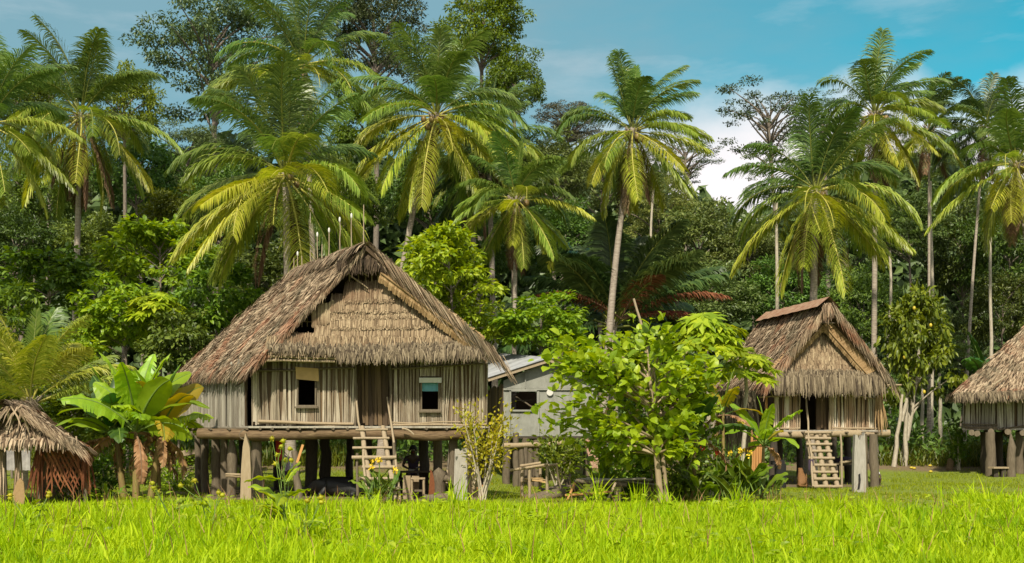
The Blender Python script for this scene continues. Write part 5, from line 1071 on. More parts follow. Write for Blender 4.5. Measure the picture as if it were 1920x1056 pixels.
skin('body', pp, [(0, 1), (1, 2), (2, 3), (3, 4), (0, 5), (5, 6), (1, 7), (7, 8), (5, 9), (9, 10), (1, 11), (5, 12), (6, 13), (2, 14), (2, 15)], [.27, .26, .19, .12, .08, .26, .17, .1, .05, .12, .05, .09, .1, .025, .045, .045], M['black_fur'], pig)

# ---------------------------------------------------------------- people
def person(label, cat_loc, J, H, cloth_m='dark_cloth', grp=None):
    """J: dict of joint -> world point; H body height used for radii"""
    k = H / 1.7; root = thing('person', label, 'person', cat_loc, grp)
    names = ['pelvis', 'spine', 'chest', 'neck', 'head', 'crown_', 'chin', 'sl', 'el', 'wl', 'sr', 'er', 'wr', 'hl', 'kl', 'al', 'tl', 'hr', 'kr', 'ar', 'tr']
    rad = [(.15, .12), (.13, .10), (.15, .11), .055, .098, .085, .06, .06, .042, .03, .06, .042, .03, .09, .06, .042, .03, .09, .06, .042, .03]
    ed = [('pelvis', 'spine'), ('spine', 'chest'), ('chest', 'neck'), ('neck', 'head'), ('head', 'crown_'), ('head', 'chin'), ('chest', 'sl'), ('sl', 'el'), ('el', 'wl'), ('chest', 'sr'), ('sr', 'er'), ('er', 'wr'), ('pelvis', 'hl'), ('hl', 'kl'), ('kl', 'al'), ('al', 'tl'), ('pelvis', 'hr'), ('hr', 'kr'), ('kr', 'ar'), ('ar', 'tr')]
    ix = {n: i for i, n in enumerate(names)}; pts = [np.asarray(J[n], float) for n in names]; edges = [(ix[a], ix[b]) for a, b in ed]
    rr = [tuple(q * k for q in x) if isinstance(x, tuple) else x * k for x in rad]
    for s in 'lr':
        w = np.asarray(J['w' + s]); e = np.asarray(J['e' + s]); d = nrm(w - e); sd = nrm(np.cross(d, V3(0, 0, 1)) + 1e-3); palm_ = w + d * .07 * k; pts.append(palm_); pi = len(pts) - 1; rr.append((.04 * k, .018 * k)); edges.append((ix['w' + s], pi))
        for f in range(4):
            a = palm_ + sd * (.028 * (f - 1.5)) * k + d * .03 * k; m = a + d * (.038 + .006 * (f in (1, 2))) * k + V3(0, 0, -.01) * k; e2 = m + d * .03 * k + V3(0, 0, -.018) * k; j = len(pts); pts += [a, m, e2]; rr += [.010 * k, .009 * k, .008 * k]; edges += [(pi, j), (j, j + 1), (j + 1, j + 2)]
        a = palm_ + sd * .05 * k - d * .02 * k; b_ = a + d * .035 * k + sd * .012 * k; j = len(pts); pts += [a, b_]; rr += [.011 * k, .009 * k]; edges += [(pi, j), (j, j + 1)]
    skin('body', pts, edges, rr, M['skin'], root, 2, 0)
    hd = np.asarray(J['head']); f = nrm(np.asarray(J['face'])); sd = nrm(np.cross(f, V3(0, 0, 1)))
    g = G(); g.ball(hd + V3(0, 0, .055 * k) - f * .025 * k, (.112 * k, .118 * k, .105 * k), nu=12, nv=8); obj('hair', g, M['hair'], root)
    g = G(); g.ball(hd + f * .105 * k + V3(0, 0, -.01 * k), (.016 * k, .022 * k, .026 * k)); obj('nose', g, M['skin'], root)
    for s in (-1, 1):
        g = G(); g.ball(hd + f * .088 * k + sd * s * .035 * k + V3(0, 0, .02 * k), .013 * k); obj('eye', g, M['white'], root)
        g = G(); g.ball(hd + sd * s * .105 * k, (.02 * k, .02 * k, .032 * k)); obj('ear', g, M['skin'], root)
    g = G(); g.ball(hd + f * .092 * k + V3(0, 0, -.05 * k), (.03 * k, .012 * k, .009 * k)); obj('mouth', g, M['red_cloth'], root)
    pts2 = [np.asarray(J[n], float) for n in ('pelvis', 'spine', 'chest', 'sl', 'sr')]; ul = .5 * (np.asarray(J['sl']) + np.asarray(J['el'])); ur = .5 * (np.asarray(J['sr']) + np.asarray(J['er']))
    skin('shirt', pts2 + [ul, ur], [(0, 1), (1, 2), (2, 3), (2, 4), (3, 5), (4, 6)], [(.165 * k, .135 * k), (.15 * k, .12 * k), (.17 * k, .125 * k), .075 * k, .075 * k, .06 * k, .06 * k], M[cloth_m], root, 2, 0)
    pts3 = [np.asarray(J[n], float) for n in ('pelvis', 'hl', 'kl', 'hr', 'kr')]; skin('shorts', [pts3[0], pts3[1], .6 * pts3[2] + .4 * pts3[1], pts3[3], .6 * pts3[4] + .4 * pts3[3]], [(0, 1), (1, 2), (0, 3), (3, 4)], [(.168 * k, .14 * k), .105 * k, .08 * k, .105 * k, .08 * k], M['dark_cloth'], root, 2, 0)
    return root
b = gp(775, 32.4); o3 = V3(b[0], b[1], b[2])
g = G(); g.bar(o3 + V3(-.45, .05, .38), o3 + V3(.45, .05, .38), .3, .06, up=(0, 0, 1))
for x in (-.38, .38): g.bar(o3 + V3(x, .05, 0), o3 + V3(x, .05, .36), .1, .2, up=(0, 1, 0))
single('bench', 'dark plank bench behind the table under the large house', 'bench', g, M['wood_dark'], o3)
J = dict(pelvis=(0, .05, .53), spine=(0, 0, .73), chest=(0, -.08, .95), neck=(0, -.13, 1.09), head=(.01, -.17, 1.21), crown_=(.01, -.16, 1.27), chin=(.01, -.23, 1.14), sl=(-.19, -.09, 1.0), el=(-.29, -.15, .76), wl=(-.14, -.36, .70), sr=(.19, -.09, 1.0), er=(.29, -.15, .76), wr=(.14, -.36, .70), hl=(-.1, .02, .50), kl=(-.14, -.40, .50), al=(-.14, -.38, .09), tl=(-.14, -.52, .04), hr=(.1, .02, .50), kr=(.14, -.40, .50), ar=(.14, -.38, .09), tr=(.14, -.52, .04))
J = {k: o3 + V3(*v) for k, v in J.items()}; J['face'] = V3(0, -1, -.15)
person('person in dark clothes sitting hunched at the table in the shade under the large house', o3, J, 1.65)
b = gp(1641, 36.6); o3 = b
J = dict(pelvis=(0, .03, .14), spine=(0, .03, .27), chest=(0, 0, .40), neck=(0, -.02, .49), head=(0, -.03, .58), crown_=(0, -.02, .62), chin=(0, -.07, .54), sl=(-.11, 0, .42), el=(-.17, -.06, .30), wl=(-.10, -.17, .26), sr=(.11, 0, .42), er=(.17, -.06, .30), wr=(.10, -.17, .26), hl=(-.06, 0, .14), kl=(-.13, -.17, .26), al=(-.11, -.10, .05), tl=(-.12, -.18, .025), hr=(.06, 0, .14), kr=(.13, -.17, .26), ar=(.11, -.10, .05), tr=(.12, -.18, .025))
J = {k: o3 + V3(*v) for k, v in J.items()}; J['face'] = V3(-.3, -1, 0)
person('small child squatting in white shirt beside the right front post of the small house', o3, J, 1.0, 'white_cloth')
# dog seen from behind, sitting, tail up
dg = thing('dog', 'small brown dog sitting with raised tail left of the small house ladder', 'dog', gp(1505, 35.6)); b = gp(1505, 35.6)
pp = [b + V3(*q) for q in ((0, 0, .22), (0, .12, .32), (.01, .24, .42), (.02, .32, .52), (.02, .40, .55), (.02, .49, .53), (0, -.10, .12), (-.10, -.06, .10), (-.13, .10, .08), (-.12, -.02, .03), (.10, -.06, .10), (.13, .10, .08), (.12, -.02, .03), (-.07, .26, .22), (-.07, .28, .03), (.07, .26, .22), (.07, .28, .03), (.05, -.17, .18), (.08, -.19, .34), (.07, -.16, .47), (-.03, .35, .63), (.07, .35, .63))]
skin('body', pp, [(0, 1), (1, 2), (2, 3), (3, 4), (4, 5), (0, 6), (0, 7), (7, 8), (8, 9), (0, 10), (10, 11), (11, 12), (2, 13), (13, 14), (2, 15), (15, 16), (6, 17), (17, 18), (18, 19), (3, 20), (3, 21)], [.15, .13, .115, .085, .075, .04, .10, .085, .06, .035, .085, .06, .035, .05, .028, .05, .028, .03, .022, .012, .022, .022], M['dog'], dg)

# ================================================================ MIDDLE YARD
ra = thing('stick_rack', 'spindly rack of thin poles in the grass in front of the grey house', 'rack', gp(1000, 29.5))
Yk = 29.4
for (x, yt, Y) in ((979, 880, 29.6), (993, 876, 29.2), (1013, 878, 29.7), (1026, 872, 29.2)): g = G(); stick(g, gp(x, Y), at(x, yt, Y), .045, .04, k=4); obj('leg', g, M['pole'], ra)
for (q0, q1, Y) in (((956, 882), (1028, 871), 29.15), ((974, 874), (1014, 868), 29.65), ((972, 880), (1045, 871), 29.4), ((980, 902), (1025, 901), 29.5)): g = G(); stick(g, at(*q0, Y), at(*q1, Y), .04, .035, k=4); obj('crossbar', g, M['wood_light'], ra)
g = G(); v = at(983, 899, 29.45); g.prism([v, at(1024, 906, 29.2), at(1018, 898, 29.6), at(998, 897, 29.7)], (0, 0, .025)); single('dry_leaf_sheath', 'curled orange-brown leaf sheath lying on the pole rack', 'leaf', g, M['tan_cloth'], v)
g = G(); stick(g, at(1051, 915, 29.6), at(1044, 872, 29.4), .03, .025); single('stick', 'single pale stick leaning beside the pole rack', 'stick', g, M['pole'], at(1051, 915, 29.6))
for k, (q0, q1, r_, Y, lab) in enumerate((((985, 938), (1062, 922), .16, 29.3, 'thick dark log lying behind the pole rack'), ((1010, 925), (1090, 914), .13, 29.9, 'dark log lying right of the pole rack'), ((1005, 940), (1048, 926), .12, 28.9, 'short brown log in the grass below the rack'))):
    g = G(); stick(g, at(*q0, Y), at(*q1, Y), r_, r_ * .8, n=9, k=7, wob=.12); single('log', lab, 'log', g, M['wood'], at(*q0, Y), 'logs in the yard')
be = thing('slat_platform', 'low broken platform of poles and boards in the grass under the leafy tree', 'platform', gp(1150, 28.5))
for (x, yt, Y) in ((1090, 907, 29.4), (1158, 905, 28.4), (1215, 905, 29.4), (1120, 908, 28.6)): g = G(); b_ = gp(x, Y); g.bar(b_, at(x, yt, Y), .17 if x == 1158 else .1, .12, up=(0, 1, 0)); obj('leg', g, M['wood_light'], be)
for (q0, q1, r_, Y) in (((1080, 902), (1175, 910), .06, 28.35), ((1076, 905), (1235, 904), .05, 29.3)): g = G(); stick(g, at(*q0, Y), at(*q1, Y), r_); obj('side_pole', g, M['wood'], be)
for k, (q0, q1) in enumerate((((1078, 901), (1210, 897)), ((1085, 898), (1222, 899)), ((1100, 896), (1240, 909)))): g = G(); g.bar(at(*q0, 28.6 + .35 * k), at(*q1, 28.6 + .35 * k), .3, .035); obj('board', g, M['slat_grey'], be)
rk_ = thing('pole_frame', 'frame of thin brown poles leaning in front of the broken platform', 'frame', gp(1105, 28))
for (q0, q1) in (((1078, 906), (1060, 946)), ((1112, 906), (1090, 946)), ((1154, 906), (1138, 940)), ((1060, 929), (1146, 922)), ((1050, 948), (1105, 948))): g = G(); stick(g, at(q0[0], q0[1], 28.2), at(q1[0], q1[1], 27.9), .035, .03, k=4); obj('pole', g, M['orange_pole' if q0[0] in (1078, 1060) else 'pole'], rk_)
g = G(); stick(g, at(1212, 640, 30.6), at(1188, 560, 30.6), .04, .032); stick(g, gp(1225, 30.6), at(1212, 640, 30.6), .045, .04, k=8); single('bare_pole', 'bare pale pole sticking up out of the leafy tree', 'pole', g, M['pole'], gp(1225, 30.6))
pl = thing('orange_pole_bundle', 'bundle of upright orange split poles left of the small house front', 'poles', gp(1421, 32.4)); r = np.random.default_rng(3)
for k in range(5): g = G(); x = 1411 + k * 4.6; stick(g, gp(x, 32.4 + .05 * (k % 2)), at(x - 1, 826 if k % 2 else 815, 32.4), .042, .036, k=5); obj('pole', g, M['orange_pole'], pl)
for (q0, q1, m_, lab) in (((1112, 878), (1096, 822), 'orange_pole', 'orange planks leaning under the grey sheet-clad house'),):
    g = G(); 
    for d in range(4): g.bar(at(q0[0] + d * 5, q0[1], 36.5), at(q1[0] + d * 5, q1[1], 37.0), .08, .03, up=(0, 1, 0))
    single('plank_stack', lab, 'planks', g, M['rust'], at(*q0, 36.5))
for px, w_, y0, lab in ((1140, .17, 815, 'grey drum-like post right of the grey house wall'), (1050, .5, 870, 'tan board under the grey sheet-clad house')):
    g = G(); b_ = gp(px, 38.5); 
    if w_ < .3: g.tube([b_, at(px, y0, 38.5)], w_, n=12); m_ = 'stone'
    else: g.prism([at(1030, 905, 39), at(1060, 905, 39), at(1056, 862, 39), at(1034, 866, 39)], (0, .05, 0)); m_ = 'wood_light'
    single('board' if w_ > .3 else 'stone_post', lab, 'board' if w_ > .3 else 'post', g, M[m_], b_)
g = G(); stick(g, at(945, 836, 36.2), at(1075, 832, 36.2), .09, .08, k=7)
fr_ = thing('rail_fence', 'grey post and rail stand in front of the grey sheet-clad house', 'fence', gp(1000, 36.2)); obj('rail', g, M['wood_light'], fr_)
for px, yt in ((968, 812), (978, 832), (994, 835), (1006, 825), (1066, 860)): post('post', gp(px, 36.3), at(px, yt, 36.3)[2], .10, M['wood'], fr_)

# ================================================================ AROUND THE SMALL HOUSE
g = G(); Y = 32.8; g.prism([at(x, y, Y) for x, y in ((1601, 925), (1624, 927), (1624, 870), (1622, 820), (1621, 811), (1619, 818), (1616, 816), (1613, 824), (1611, 826), (1608, 816), (1604, 815), (1602, 850))], (0, .22, 0)); single('weathered_post', 'thick grey weathered plank post with a jagged top in front of the small house', 'post', g, M['wood_grey'], gp(1612, Y))
g = G(); g.prism([at(x, y, Y - .03) for x, y in ((1608, 918), (1612, 916), (1614, 900), (1613, 888), (1610, 890), (1610, 905))], (0, .035, 0)); o = obj('hollow', g, M['dark'], bpy.data.objects['weathered_post'], label='dark rotted hollow')
tb2 = thing('table', 'rough low table with bundles under the small house', 'table', gp(1595, 37)); g = G(); g.prism([at(1562, 872, 36.6), at(1645, 869, 36.6), at(1645, 869, 38), at(1562, 869, 38)], (0, 0, .06)); obj('table_top', g, M['wood'], tb2)
for px, Y in ((1568, 36.7), (1640, 36.7), (1570, 37.9), (1638, 37.9)): g = G(); b_ = gp(px, Y); stick(g, b_, V3(b_[0], b_[1], .68), .06); obj('leg', g, M['wood_dark'], tb2)
g = G(); g.ball(at(1583, 865, 37), (.35, .25, .16)); single('sack', 'dark rounded sack on the table under the small house', 'sack', g, M['dark_cloth'], at(1583, 868, 37))
g = G(); stick(g, at(1575, 868, 36.5), at(1606, 862, 36.6), .05); single('log', 'pale short log on the table under the small house', 'log', g, M['wood_light'], at(1590, 866, 36.5))
g = G(); cloth(g, at(1516, 862, 34.95), at(1526, 861, 34.95), .32); single('hanging_cloth', 'dark purple cloth hanging on the small house ladder', 'cloth', g, M['dark_cloth'], at(1520, 862, 34.9))
g = G(); g.tube([gp(1463, 35.2), at(1463, 870, 35.2)], [.18, .19], n=10, wob=.05); g.bar(at(1446, 868, 35.2), at(1470, 866, 35.2), .2, .12); single('burnt_stump', 'black burnt stump left under the small house', 'stump', g, M['dark'], gp(1463, 35.2))
g = G(); g.ball(at(1446, 727, 36.6), (.14, .14, .10)); single('basin', 'pale metal basin in the open left corner of the small house', 'basin', g, M['pale'], at(1446, 730, 36.6))
g = G(); fringe(g, at(1345, 735, 33.6), at(1412, 735, 34.2), 130, 1.7, .05, down=(.02, 0, -1), spread=.14, thick=.3, seed=501, lnvar=.3); single('dry_leaf_screen', 'curtain of grey dry leaves hanging beside the small house left wall', 'leaf screen', g, M['fringe'], at(1380, 735, 33.8))
# ================================================================ RIGHT CLEARING
bn = thing('bench', 'plank bench under the right edge house', 'bench', gp(1882, 41)); g = G(); g.bar(at(1858, 877, 40.6), at(1893, 877, 40.9), .3, .06); obj('seat', g, M['wood_light'], bn)
for px in (1866, 1880): g = G(); b_ = gp(px, 40.8); g.bar(b_, at(px, 879, 40.8), .16, .2, up=(0, 1, 0)); obj('leg', g, M['wood_dark'], bn)
g = G(); b_ = gp(1780, 44); g.tube([b_, b_ + V3(.03, 0, .35), b_ + V3(.02, 0, .46)], [.14, .12, .07], n=9, wob=.1); single('cut_stump', 'short reddish tree stump beside the slim shrub', 'stump', g, M['beam'], b_)
for k, (px, Y) in enumerate(((1709, 44.5), (1714, 44.3), (1744, 45.5), (1757, 46), (1745, 43))):
    b_ = gp(px, Y); g = G(); g.ball(b_ + V3(0, 0, .05), (.08, .07, .05)); lab = 'small yellow fallen fruit on the bare soil under the fruit tree'; single('fallen_fruit', lab, 'fruit', g, M['fruit'], b_, 'fallen fruits on the bare soil')
g = G(); g.prism([at(308, 862, 45), at(372, 850, 45), at(372, 842, 45), at(308, 848, 45)], (0, .3, 0)); single('fallen_log', 'pale fallen log lying behind the house posts at the left', 'log', g, M['pole'], at(340, 855, 45))
g = G(); b_ = at(-30, 880, 33); corr(g, at(-60, 882, 33), at(56, 882, 33), at(56, 845, 33.3), at(-60, 845, 33.3), 60); single('corrugated_sheet', 'pale sheet panel seen through the open front of the hut', 'panel', g, M['stone'], b_)
g = G(); g.prism([at(x, y, 26.3) for x, y in ((22, 958), (42, 958), (47, 930), (44, 905), (38, 896), (31, 904), (24, 925))], (0, .05, 0)); single('paddle_board', 'pale orange pointed board standing in front of the hut', 'board', g, M['orange_leaf'], gp(35, 26.3))

# ================================================================ GROUND
m, nt, b_, out = newmat('ground_soil_grass'); tc = N(nt, 'TexCoord'); sp = N(nt, 'SeparateXYZ'); nt.links.new(tc.outputs['Object'], sp.inputs[0])
n1 = noise(nt, .45, 5); n2 = noise(nt, 6., 4)
grass_c = mixc(nt, mrange(nt, n2, .3, .7), (.11, .15, .008), (.17, .205, .012)); soil_c = mixc(nt, mrange(nt, n2, .3, .7), (.20, .135, .07), (.12, .09, .045))
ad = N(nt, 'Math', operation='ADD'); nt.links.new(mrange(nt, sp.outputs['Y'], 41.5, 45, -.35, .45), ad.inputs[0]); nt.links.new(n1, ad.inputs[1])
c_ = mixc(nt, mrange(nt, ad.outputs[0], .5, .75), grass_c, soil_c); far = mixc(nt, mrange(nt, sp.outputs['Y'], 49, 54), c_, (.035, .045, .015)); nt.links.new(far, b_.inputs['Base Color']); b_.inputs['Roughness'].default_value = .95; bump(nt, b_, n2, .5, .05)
xs = np.concatenate([np.linspace(-400, -60, 12), np.linspace(-50, 50, 121), np.linspace(60, 400, 12)]); ys = np.concatenate([np.linspace(-20, 10, 8), np.linspace(12, 80, 110), np.linspace(85, 600, 14)])
X, Yg = np.meshgrid(xs, ys); Z = gz(X, Yg); g = G(); nx = len(xs); i = (np.arange(len(ys) - 1)[:, None] * nx + np.arange(nx - 1)[None]).ravel(); g.add(np.stack([X, Yg, Z], -1).reshape(-1, 3), np.stack([i, i + 1, i + nx + 1, i + nx], 1), 0, True)
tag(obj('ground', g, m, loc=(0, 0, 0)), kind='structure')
# bare earth under the houses, its colour darkened to stand in for shade
g = G(); m_, nt_, b2_, o2_ = newmat('shade_dark_earth'); n_ = noise(nt_, 2.5, 5); nt_.links.new(mixc(nt_, n_, (.10, .07, .04), (.17, .125, .07)), b2_.inputs['Base Color']); b2_.inputs['Roughness'].default_value = .95; bump(nt_, b2_, n_, .5, .05)
def earth(name, pts, nu=16, nv=10):
    A, B, C_, D_ = [np.asarray(q, float) for q in pts]; U, W_ = np.meshgrid(np.linspace(0, 1, nu), np.linspace(0, 1, nv)); u = U.ravel()[:, None]; v = W_.ravel()[:, None]; P = (A * (1 - u) + B * u) * (1 - v) + (D_ * (1 - u) + C_ * u) * v
    P[:, 2] = gz(P[:, 0], P[:, 1]) + .006; g = G(); i = (np.arange(nv - 1)[:, None] * nu + np.arange(nu - 1)[None]).ravel(); g.add(P, np.stack([i, i + 1, i + nu + 1, i + nu], 1), 0, True); tag(obj(name, g, m_, loc=(0, 0, 0)), kind='structure')
earth('bare_ground', (V3(-8.0, 28.3, 0), V3(-.6, 28.3, 0), V3(-4.2, 36, 0), V3(-11.2, 36, 0)))
earth('bare_ground', (V3(8.2, 35.9, 0), V3(12.2, 35.9, 0), V3(10.4, 41.2, 0), V3(6.4, 41.2, 0)))
# meadow
r = np.random.default_rng(42)
def patchy(x, y): return np.sin(x * 1.7 + y * .9) * .5 + np.sin(x * .6 - y * 1.3 + 2) * .5 + .6 * np.sin(x * 3.1 + 1) * np.sin(y * 2.7)
g = G(); n = 120000; Y = np.sqrt(r.uniform(13.2 ** 2, 29.5 ** 2, n)); x = r.uniform(-1, 1, n) * (.475 * Y + .7)
pxx = x / Y * F + CX; pa = patchy(x, Y)
edge = 27.6 + .4 * np.sin(x * .9) - 1.5 * ((pxx > 380) & (pxx < 930)) * 0 + np.where((pxx > 1560) & (pxx < 1780), -4.2 + .9 * np.sin(x * 2), 0) + np.where(pxx > 1800, 4., 0) + np.where((pxx > 1260) & (pxx < 1470), .4, 0) + np.where((pxx > 940) & (pxx < 1260), -1.1, 0)
keep = (Y < edge + r.normal(0, .7, n) + .7 * np.sin(x * 2.3 + 1) * np.sin(x * .8)) ; x = x[keep]; Y = Y[keep]; pa = pa[keep]; n = len(x)
H = (.27 + .10 * pa) * r.uniform(.55, 1.35, n) * np.where(Y > 25, .85, 1.0); H *= 1 - .62 * sstep(22.5, 27., Y) * np.where(x / Y * F + CX > 1780, .3, 1); H = np.maximum(H, .05); tall = r.random(n) < .03; H[tall] *= 1.55
blades(g, np.stack([x, Y, gz(x, Y) - .01], 1), H, np.where(tall, .034, .020) * r.uniform(.7, 1.3, n), 43, lean=.38, flop=.55)
tag(obj('meadow_grass', g, M['grass'], loc=(0, 20, 0)), 'tall bright green meadow grass across the foreground', 'grass', kind='stuff')
g = G(); n = 90000; Y = np.sqrt(r.uniform(26 ** 2, 45 ** 2, n)); x = r.uniform(-1, 1, n) * (.475 * Y + .7); pxx = x / Y * F + CX
inside = ((np.abs(pxx - 640) < 250) & (Y > 28.6) & (Y < 36) & (r.random(n) < .85)) | ((Y > 42.5) & (r.random(n) < .75) & (pxx > 1400)) | ((np.abs(pxx - 1560) < 110) & (Y > 35.5) & (r.random(n) < .6))
x = x[~inside]; Y = Y[~inside]; n = len(x); H = (.07 + .035 * patchy(x, Y)) * r.uniform(.6, 1.4, n); H = np.maximum(H, .025); blades(g, np.stack([x, Y, gz(x, Y) - .01], 1), H, .024 * r.uniform(.7, 1.3, n), 44, lean=.5, K=3)
tag(obj('short_grass', g, M['lawn'], loc=(0, 35, 0)), 'short trampled grass around the stilt houses', 'grass', kind='stuff')
g = G(); n = 22000; px = r.uniform(-60, 1990, n); Y = r.uniform(45.5, 51, n); x = (px - CX) / F * Y; k = (px > 1650) | (px < 700); x = x[k]; Y = Y[k]; n = len(x); H = r.uniform(.35, 1.0, n); blades(g, np.stack([x, Y, gz(x, Y)], 1), H, np.full(n, .045), 45, lean=.45); tag(obj('rank_grass', g, M['leaf_mid'], loc=(0, 48, 0)), 'rank dark grass along the jungle edge', 'grass', kind='stuff')
# rough clumps, broad weed leaves and dry stalks standing in the meadow
g = G()
for k in range(90):
    Y = r.uniform(15, 27.3); x = r.uniform(-1, 1) * (.47 * Y + .5); px = x / Y * F + CX
    if (1540 < px < 1800 and Y > 22.5) or (Y > 24.3 and px < 1800): continue
    n = int(r.integers(15, 60)); sp_ = r.uniform(.08, .35); P = np.stack([x + r.normal(0, sp_, n), Y + r.normal(0, sp_, n), np.zeros(n)], 1); P[:, 2] = gz(P[:, 0], P[:, 1]); blades(g, P, r.uniform(.32, .62) * r.uniform(.6, 1.2, n), r.uniform(.022, .042) * np.ones(n), 900 + k, lean=.34, flop=.5)
tag(obj('rough_grass', g, M['grass'], loc=(0, 20, 0)), 'rougher taller grass clumps through the meadow', 'grass', kind='stuff')
g = G(); n = 5200; Y = np.sqrt(r.uniform(14 ** 2, 28 ** 2, n)); x = r.uniform(-1, 1, n) * (.47 * Y + .5); kk = patchy(x * .7 + 3, Y * .8) > .35; x = x[kk]; Y = Y[kk]; n = len(x)
P = np.stack([x, Y, gz(x, Y) + r.uniform(.12, .36, n)], 1); a_ = r.uniform(0, 6.28, n); D = nrm(np.stack([np.cos(a_), np.sin(a_), r.uniform(-.2, .5, n)], 1)); Nn = nrm(r.normal(0, .3, (n, 3)) + V3(0, 0, 1)); Nn = nrm(Nn - D * (Nn * D).sum(-1, keepdims=True)); L = r.uniform(.08, .2, n); g.leaves6(P, D, Nn, L, L * .5)
tag(obj('meadow_weeds', g, M['leaf_bright'], loc=(0, 20, 0)), 'low broad-leaved weeds mixed into the meadow grass', 'weeds', kind='stuff')
g = G(); n = 700; Y = np.sqrt(r.uniform(14 ** 2, 27 ** 2, n)); x = r.uniform(-1, 1, n) * (.47 * Y + .5); blades(g, np.stack([x, Y, gz(x, Y)], 1), r.uniform(.35, .7, n), np.full(n, .014), 950, lean=.25, flop=.4)
tag(obj('dry_stalks', g, M['banana_dead'], loc=(0, 20, 0)), 'thin dry brown stalks scattered in the meadow grass', 'grass', kind='stuff')
# big meadow tufts
for k, (px, Y, hpx, lab) in enumerate(((1118, 26.4, 62, 'tuft of long broad grass blades in front of the log pile'), (1195, 26.2, 45, 'tuft of long grass blades before the broken platform'), (850, 24, 70, 'tall grass tuft below the corner plank of the large house'), (1250, 24, 62, 'tall grass tuft left of the flower bed in the meadow'), (1390, 23, 60, 'tall grass tuft in the meadow below the canna bed'), (1850, 24.5, 70, 'tall grass tuft in the right meadow'))):
    g = G(); b_ = gp(px, Y); n = 26; h = hpx * Y / F; blades(g, b_ + np.stack([r.normal(0, .1, n), r.normal(0, .1, n), np.zeros(n)], 1), h * r.uniform(.6, 1.25, n), np.full(n, .035), 60 + k, lean=.42, flop=.35); single('grass_tuft', lab, 'grass tuft', g, M['grass'], b_, 'tall grass tufts')

# ================================================================ SKY, SUN, CAMERA
SUN_EL, SUN_AZ = 44., 190.   # azimuth measured clockwise from +Y (north)
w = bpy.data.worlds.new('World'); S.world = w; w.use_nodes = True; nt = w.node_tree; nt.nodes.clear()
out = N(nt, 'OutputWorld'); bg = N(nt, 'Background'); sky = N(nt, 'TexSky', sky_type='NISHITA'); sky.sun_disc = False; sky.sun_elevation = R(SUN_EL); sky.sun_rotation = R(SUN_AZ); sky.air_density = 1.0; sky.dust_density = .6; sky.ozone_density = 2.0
tc = N(nt, 'TexCoord'); sp = N(nt, 'SeparateXYZ'); nt.links.new(tc.outputs['Generated'], sp.inputs[0])
hs = N(nt, 'HueSaturation'); hs.inputs['Hue'].default_value = .445; hs.inputs['Saturation'].default_value = 1.5; hs.inputs['Value'].default_value = .64; nt.links.new(sky.outputs[0], hs.inputs['Color'])
mp = N(nt, 'Mapping'); mp.inputs['Scale'].default_value = (1.6, 1.6, 5.); nt.links.new(tc.outputs['Generated'], mp.inputs[0]); nz = N(nt, 'TexNoise'); nz.inputs['Scale'].default_value = 1.5; nz.inputs['Detail'].default_value = 6; nz.inputs['Roughness'].default_value = .55; nt.links.new(mp.outputs[0], nz.inputs['Vector'])
dv = N(nt, 'Math', operation='SUBTRACT'); nt.links.new(nz.outputs['Fac'], dv.inputs[0]); mx_ = N(nt, 'Math', operation='MULTIPLY'); nt.links.new(sp.outputs['X'], mx_.inputs[0]); mx_.inputs[1].default_value = 1.1; nt.links.new(mx_.outputs[0], dv.inputs[1])
veil = mixc(nt, mrange(nt, dv.outputs[0], .12, .52, .05, .72), hs.outputs[0], (1.5, 2.15, 2.45))
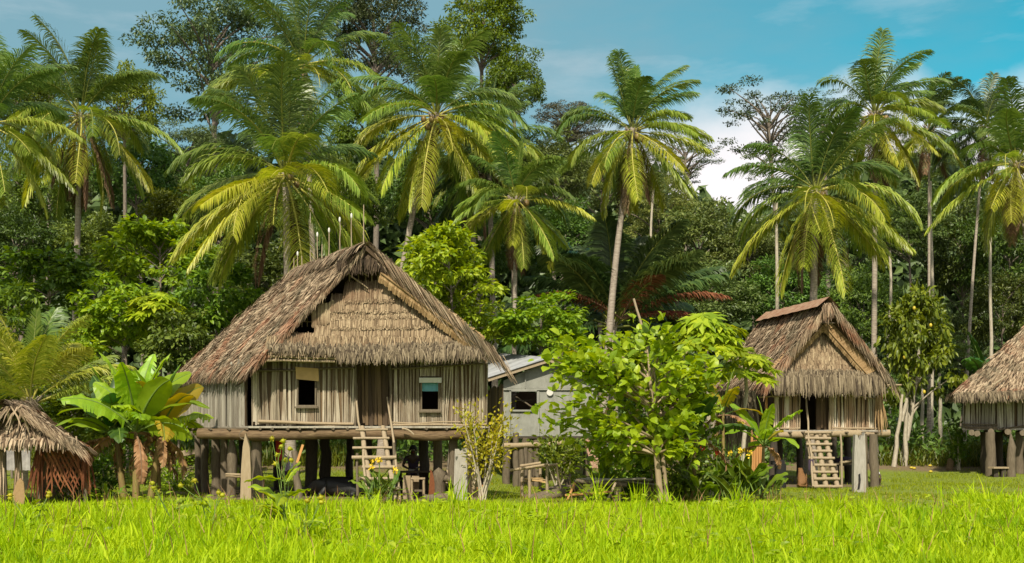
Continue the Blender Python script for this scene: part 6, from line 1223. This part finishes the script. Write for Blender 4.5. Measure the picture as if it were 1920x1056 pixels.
# bank of white cloud low over the trees, and thin wisps higher up
nz2 = N(nt, 'TexNoise'); nz2.inputs['Scale'].default_value = 9; nz2.inputs['Detail'].default_value = 5; mp2 = N(nt, 'Mapping'); mp2.inputs['Scale'].default_value = (1, 1, 1.6); nt.links.new(tc.outputs['Generated'], mp2.inputs[0]); nt.links.new(mp2.outputs[0], nz2.inputs['Vector'])
zz = N(nt, 'Math', operation='MULTIPLY_ADD'); nt.links.new(nz2.outputs['Fac'], zz.inputs[0]); zz.inputs[1].default_value = .11; nt.links.new(sp.outputs['Z'], zz.inputs[2])
bank = mrange(nt, zz.outputs[0], .292, .348, 1, 0); xr = mrange(nt, sp.outputs['X'], .02, .12, 0, 1)
bm = N(nt, 'Math', operation='MULTIPLY'); nt.links.new(bank, bm.inputs[0]); nt.links.new(xr, bm.inputs[1])
mp3 = N(nt, 'Mapping'); mp3.inputs['Scale'].default_value = (2.2, 1, 9.); mp3.inputs['Location'].default_value = (.7, 0, .3); nt.links.new(tc.outputs['Generated'], mp3.inputs[0]); nz3 = N(nt, 'TexNoise'); nz3.inputs['Scale'].default_value = 2.2; nz3.inputs['Detail'].default_value = 7; nz3.inputs['Roughness'].default_value = .6; nt.links.new(mp3.outputs[0], nz3.inputs['Vector'])
veil = mixc(nt, mrange(nt, nz3.outputs['Fac'], .5, .78, 0, .4), veil, (4.0, 4.2, 4.4))
cl = mixc(nt, bm.outputs[0], veil, (5.2, 4.95, 5.0)); fill_cloud = mixc(nt, mrange(nt, sp.outputs['Y'], .55, -.1, 0, .75), cl, (5.2, 5.1, 4.9)); nt.links.new(fill_cloud, bg.inputs[0]); bg.inputs[1].default_value = .12; nt.links.new(bg.outputs[0], out.inputs[0])  # unseen bright cloud overhead and behind the camera, added as fill light
sl = bpy.data.lights.new('sun', 'SUN'); sl.energy = 3.7; sl.angle = R(1.2); sl.color = (1., .92, .76); so = bpy.data.objects.new('sun', sl); link(so)
az = R(SUN_AZ); d = Vector((math.sin(az) * math.cos(R(SUN_EL)), math.cos(az) * math.cos(R(SUN_EL)), math.sin(R(SUN_EL)))); so.rotation_euler = d.to_track_quat('Z', 'Y').to_euler(); so.location = d * 60
cd = bpy.data.cameras.new('camera'); cd.sensor_width = 36; cd.lens = 36 * F / 1920; cd.shift_y = (HOR - 528) / 1920; cd.clip_end = 2000; cd.clip_start = .1
co = bpy.data.objects.new('camera', cd); link(co); co.location = (0, 0, EYE); co.rotation_euler = (R(90), 0, 0); S.camera = co
S.view_settings.view_transform = 'Standard'; S.view_settings.look = 'None'; S.view_settings.exposure = .75; S.view_settings.gamma = 1
S.cycles.max_bounces = 6; S.cycles.transparent_max_bounces = 4; S.cycles.diffuse_bounces = 3; S.cycles.glossy_bounces = 2; S.cycles.transmission_bounces = 3; S.cycles.use_denoising = True; S.cycles.sample_clamp_indirect = 6
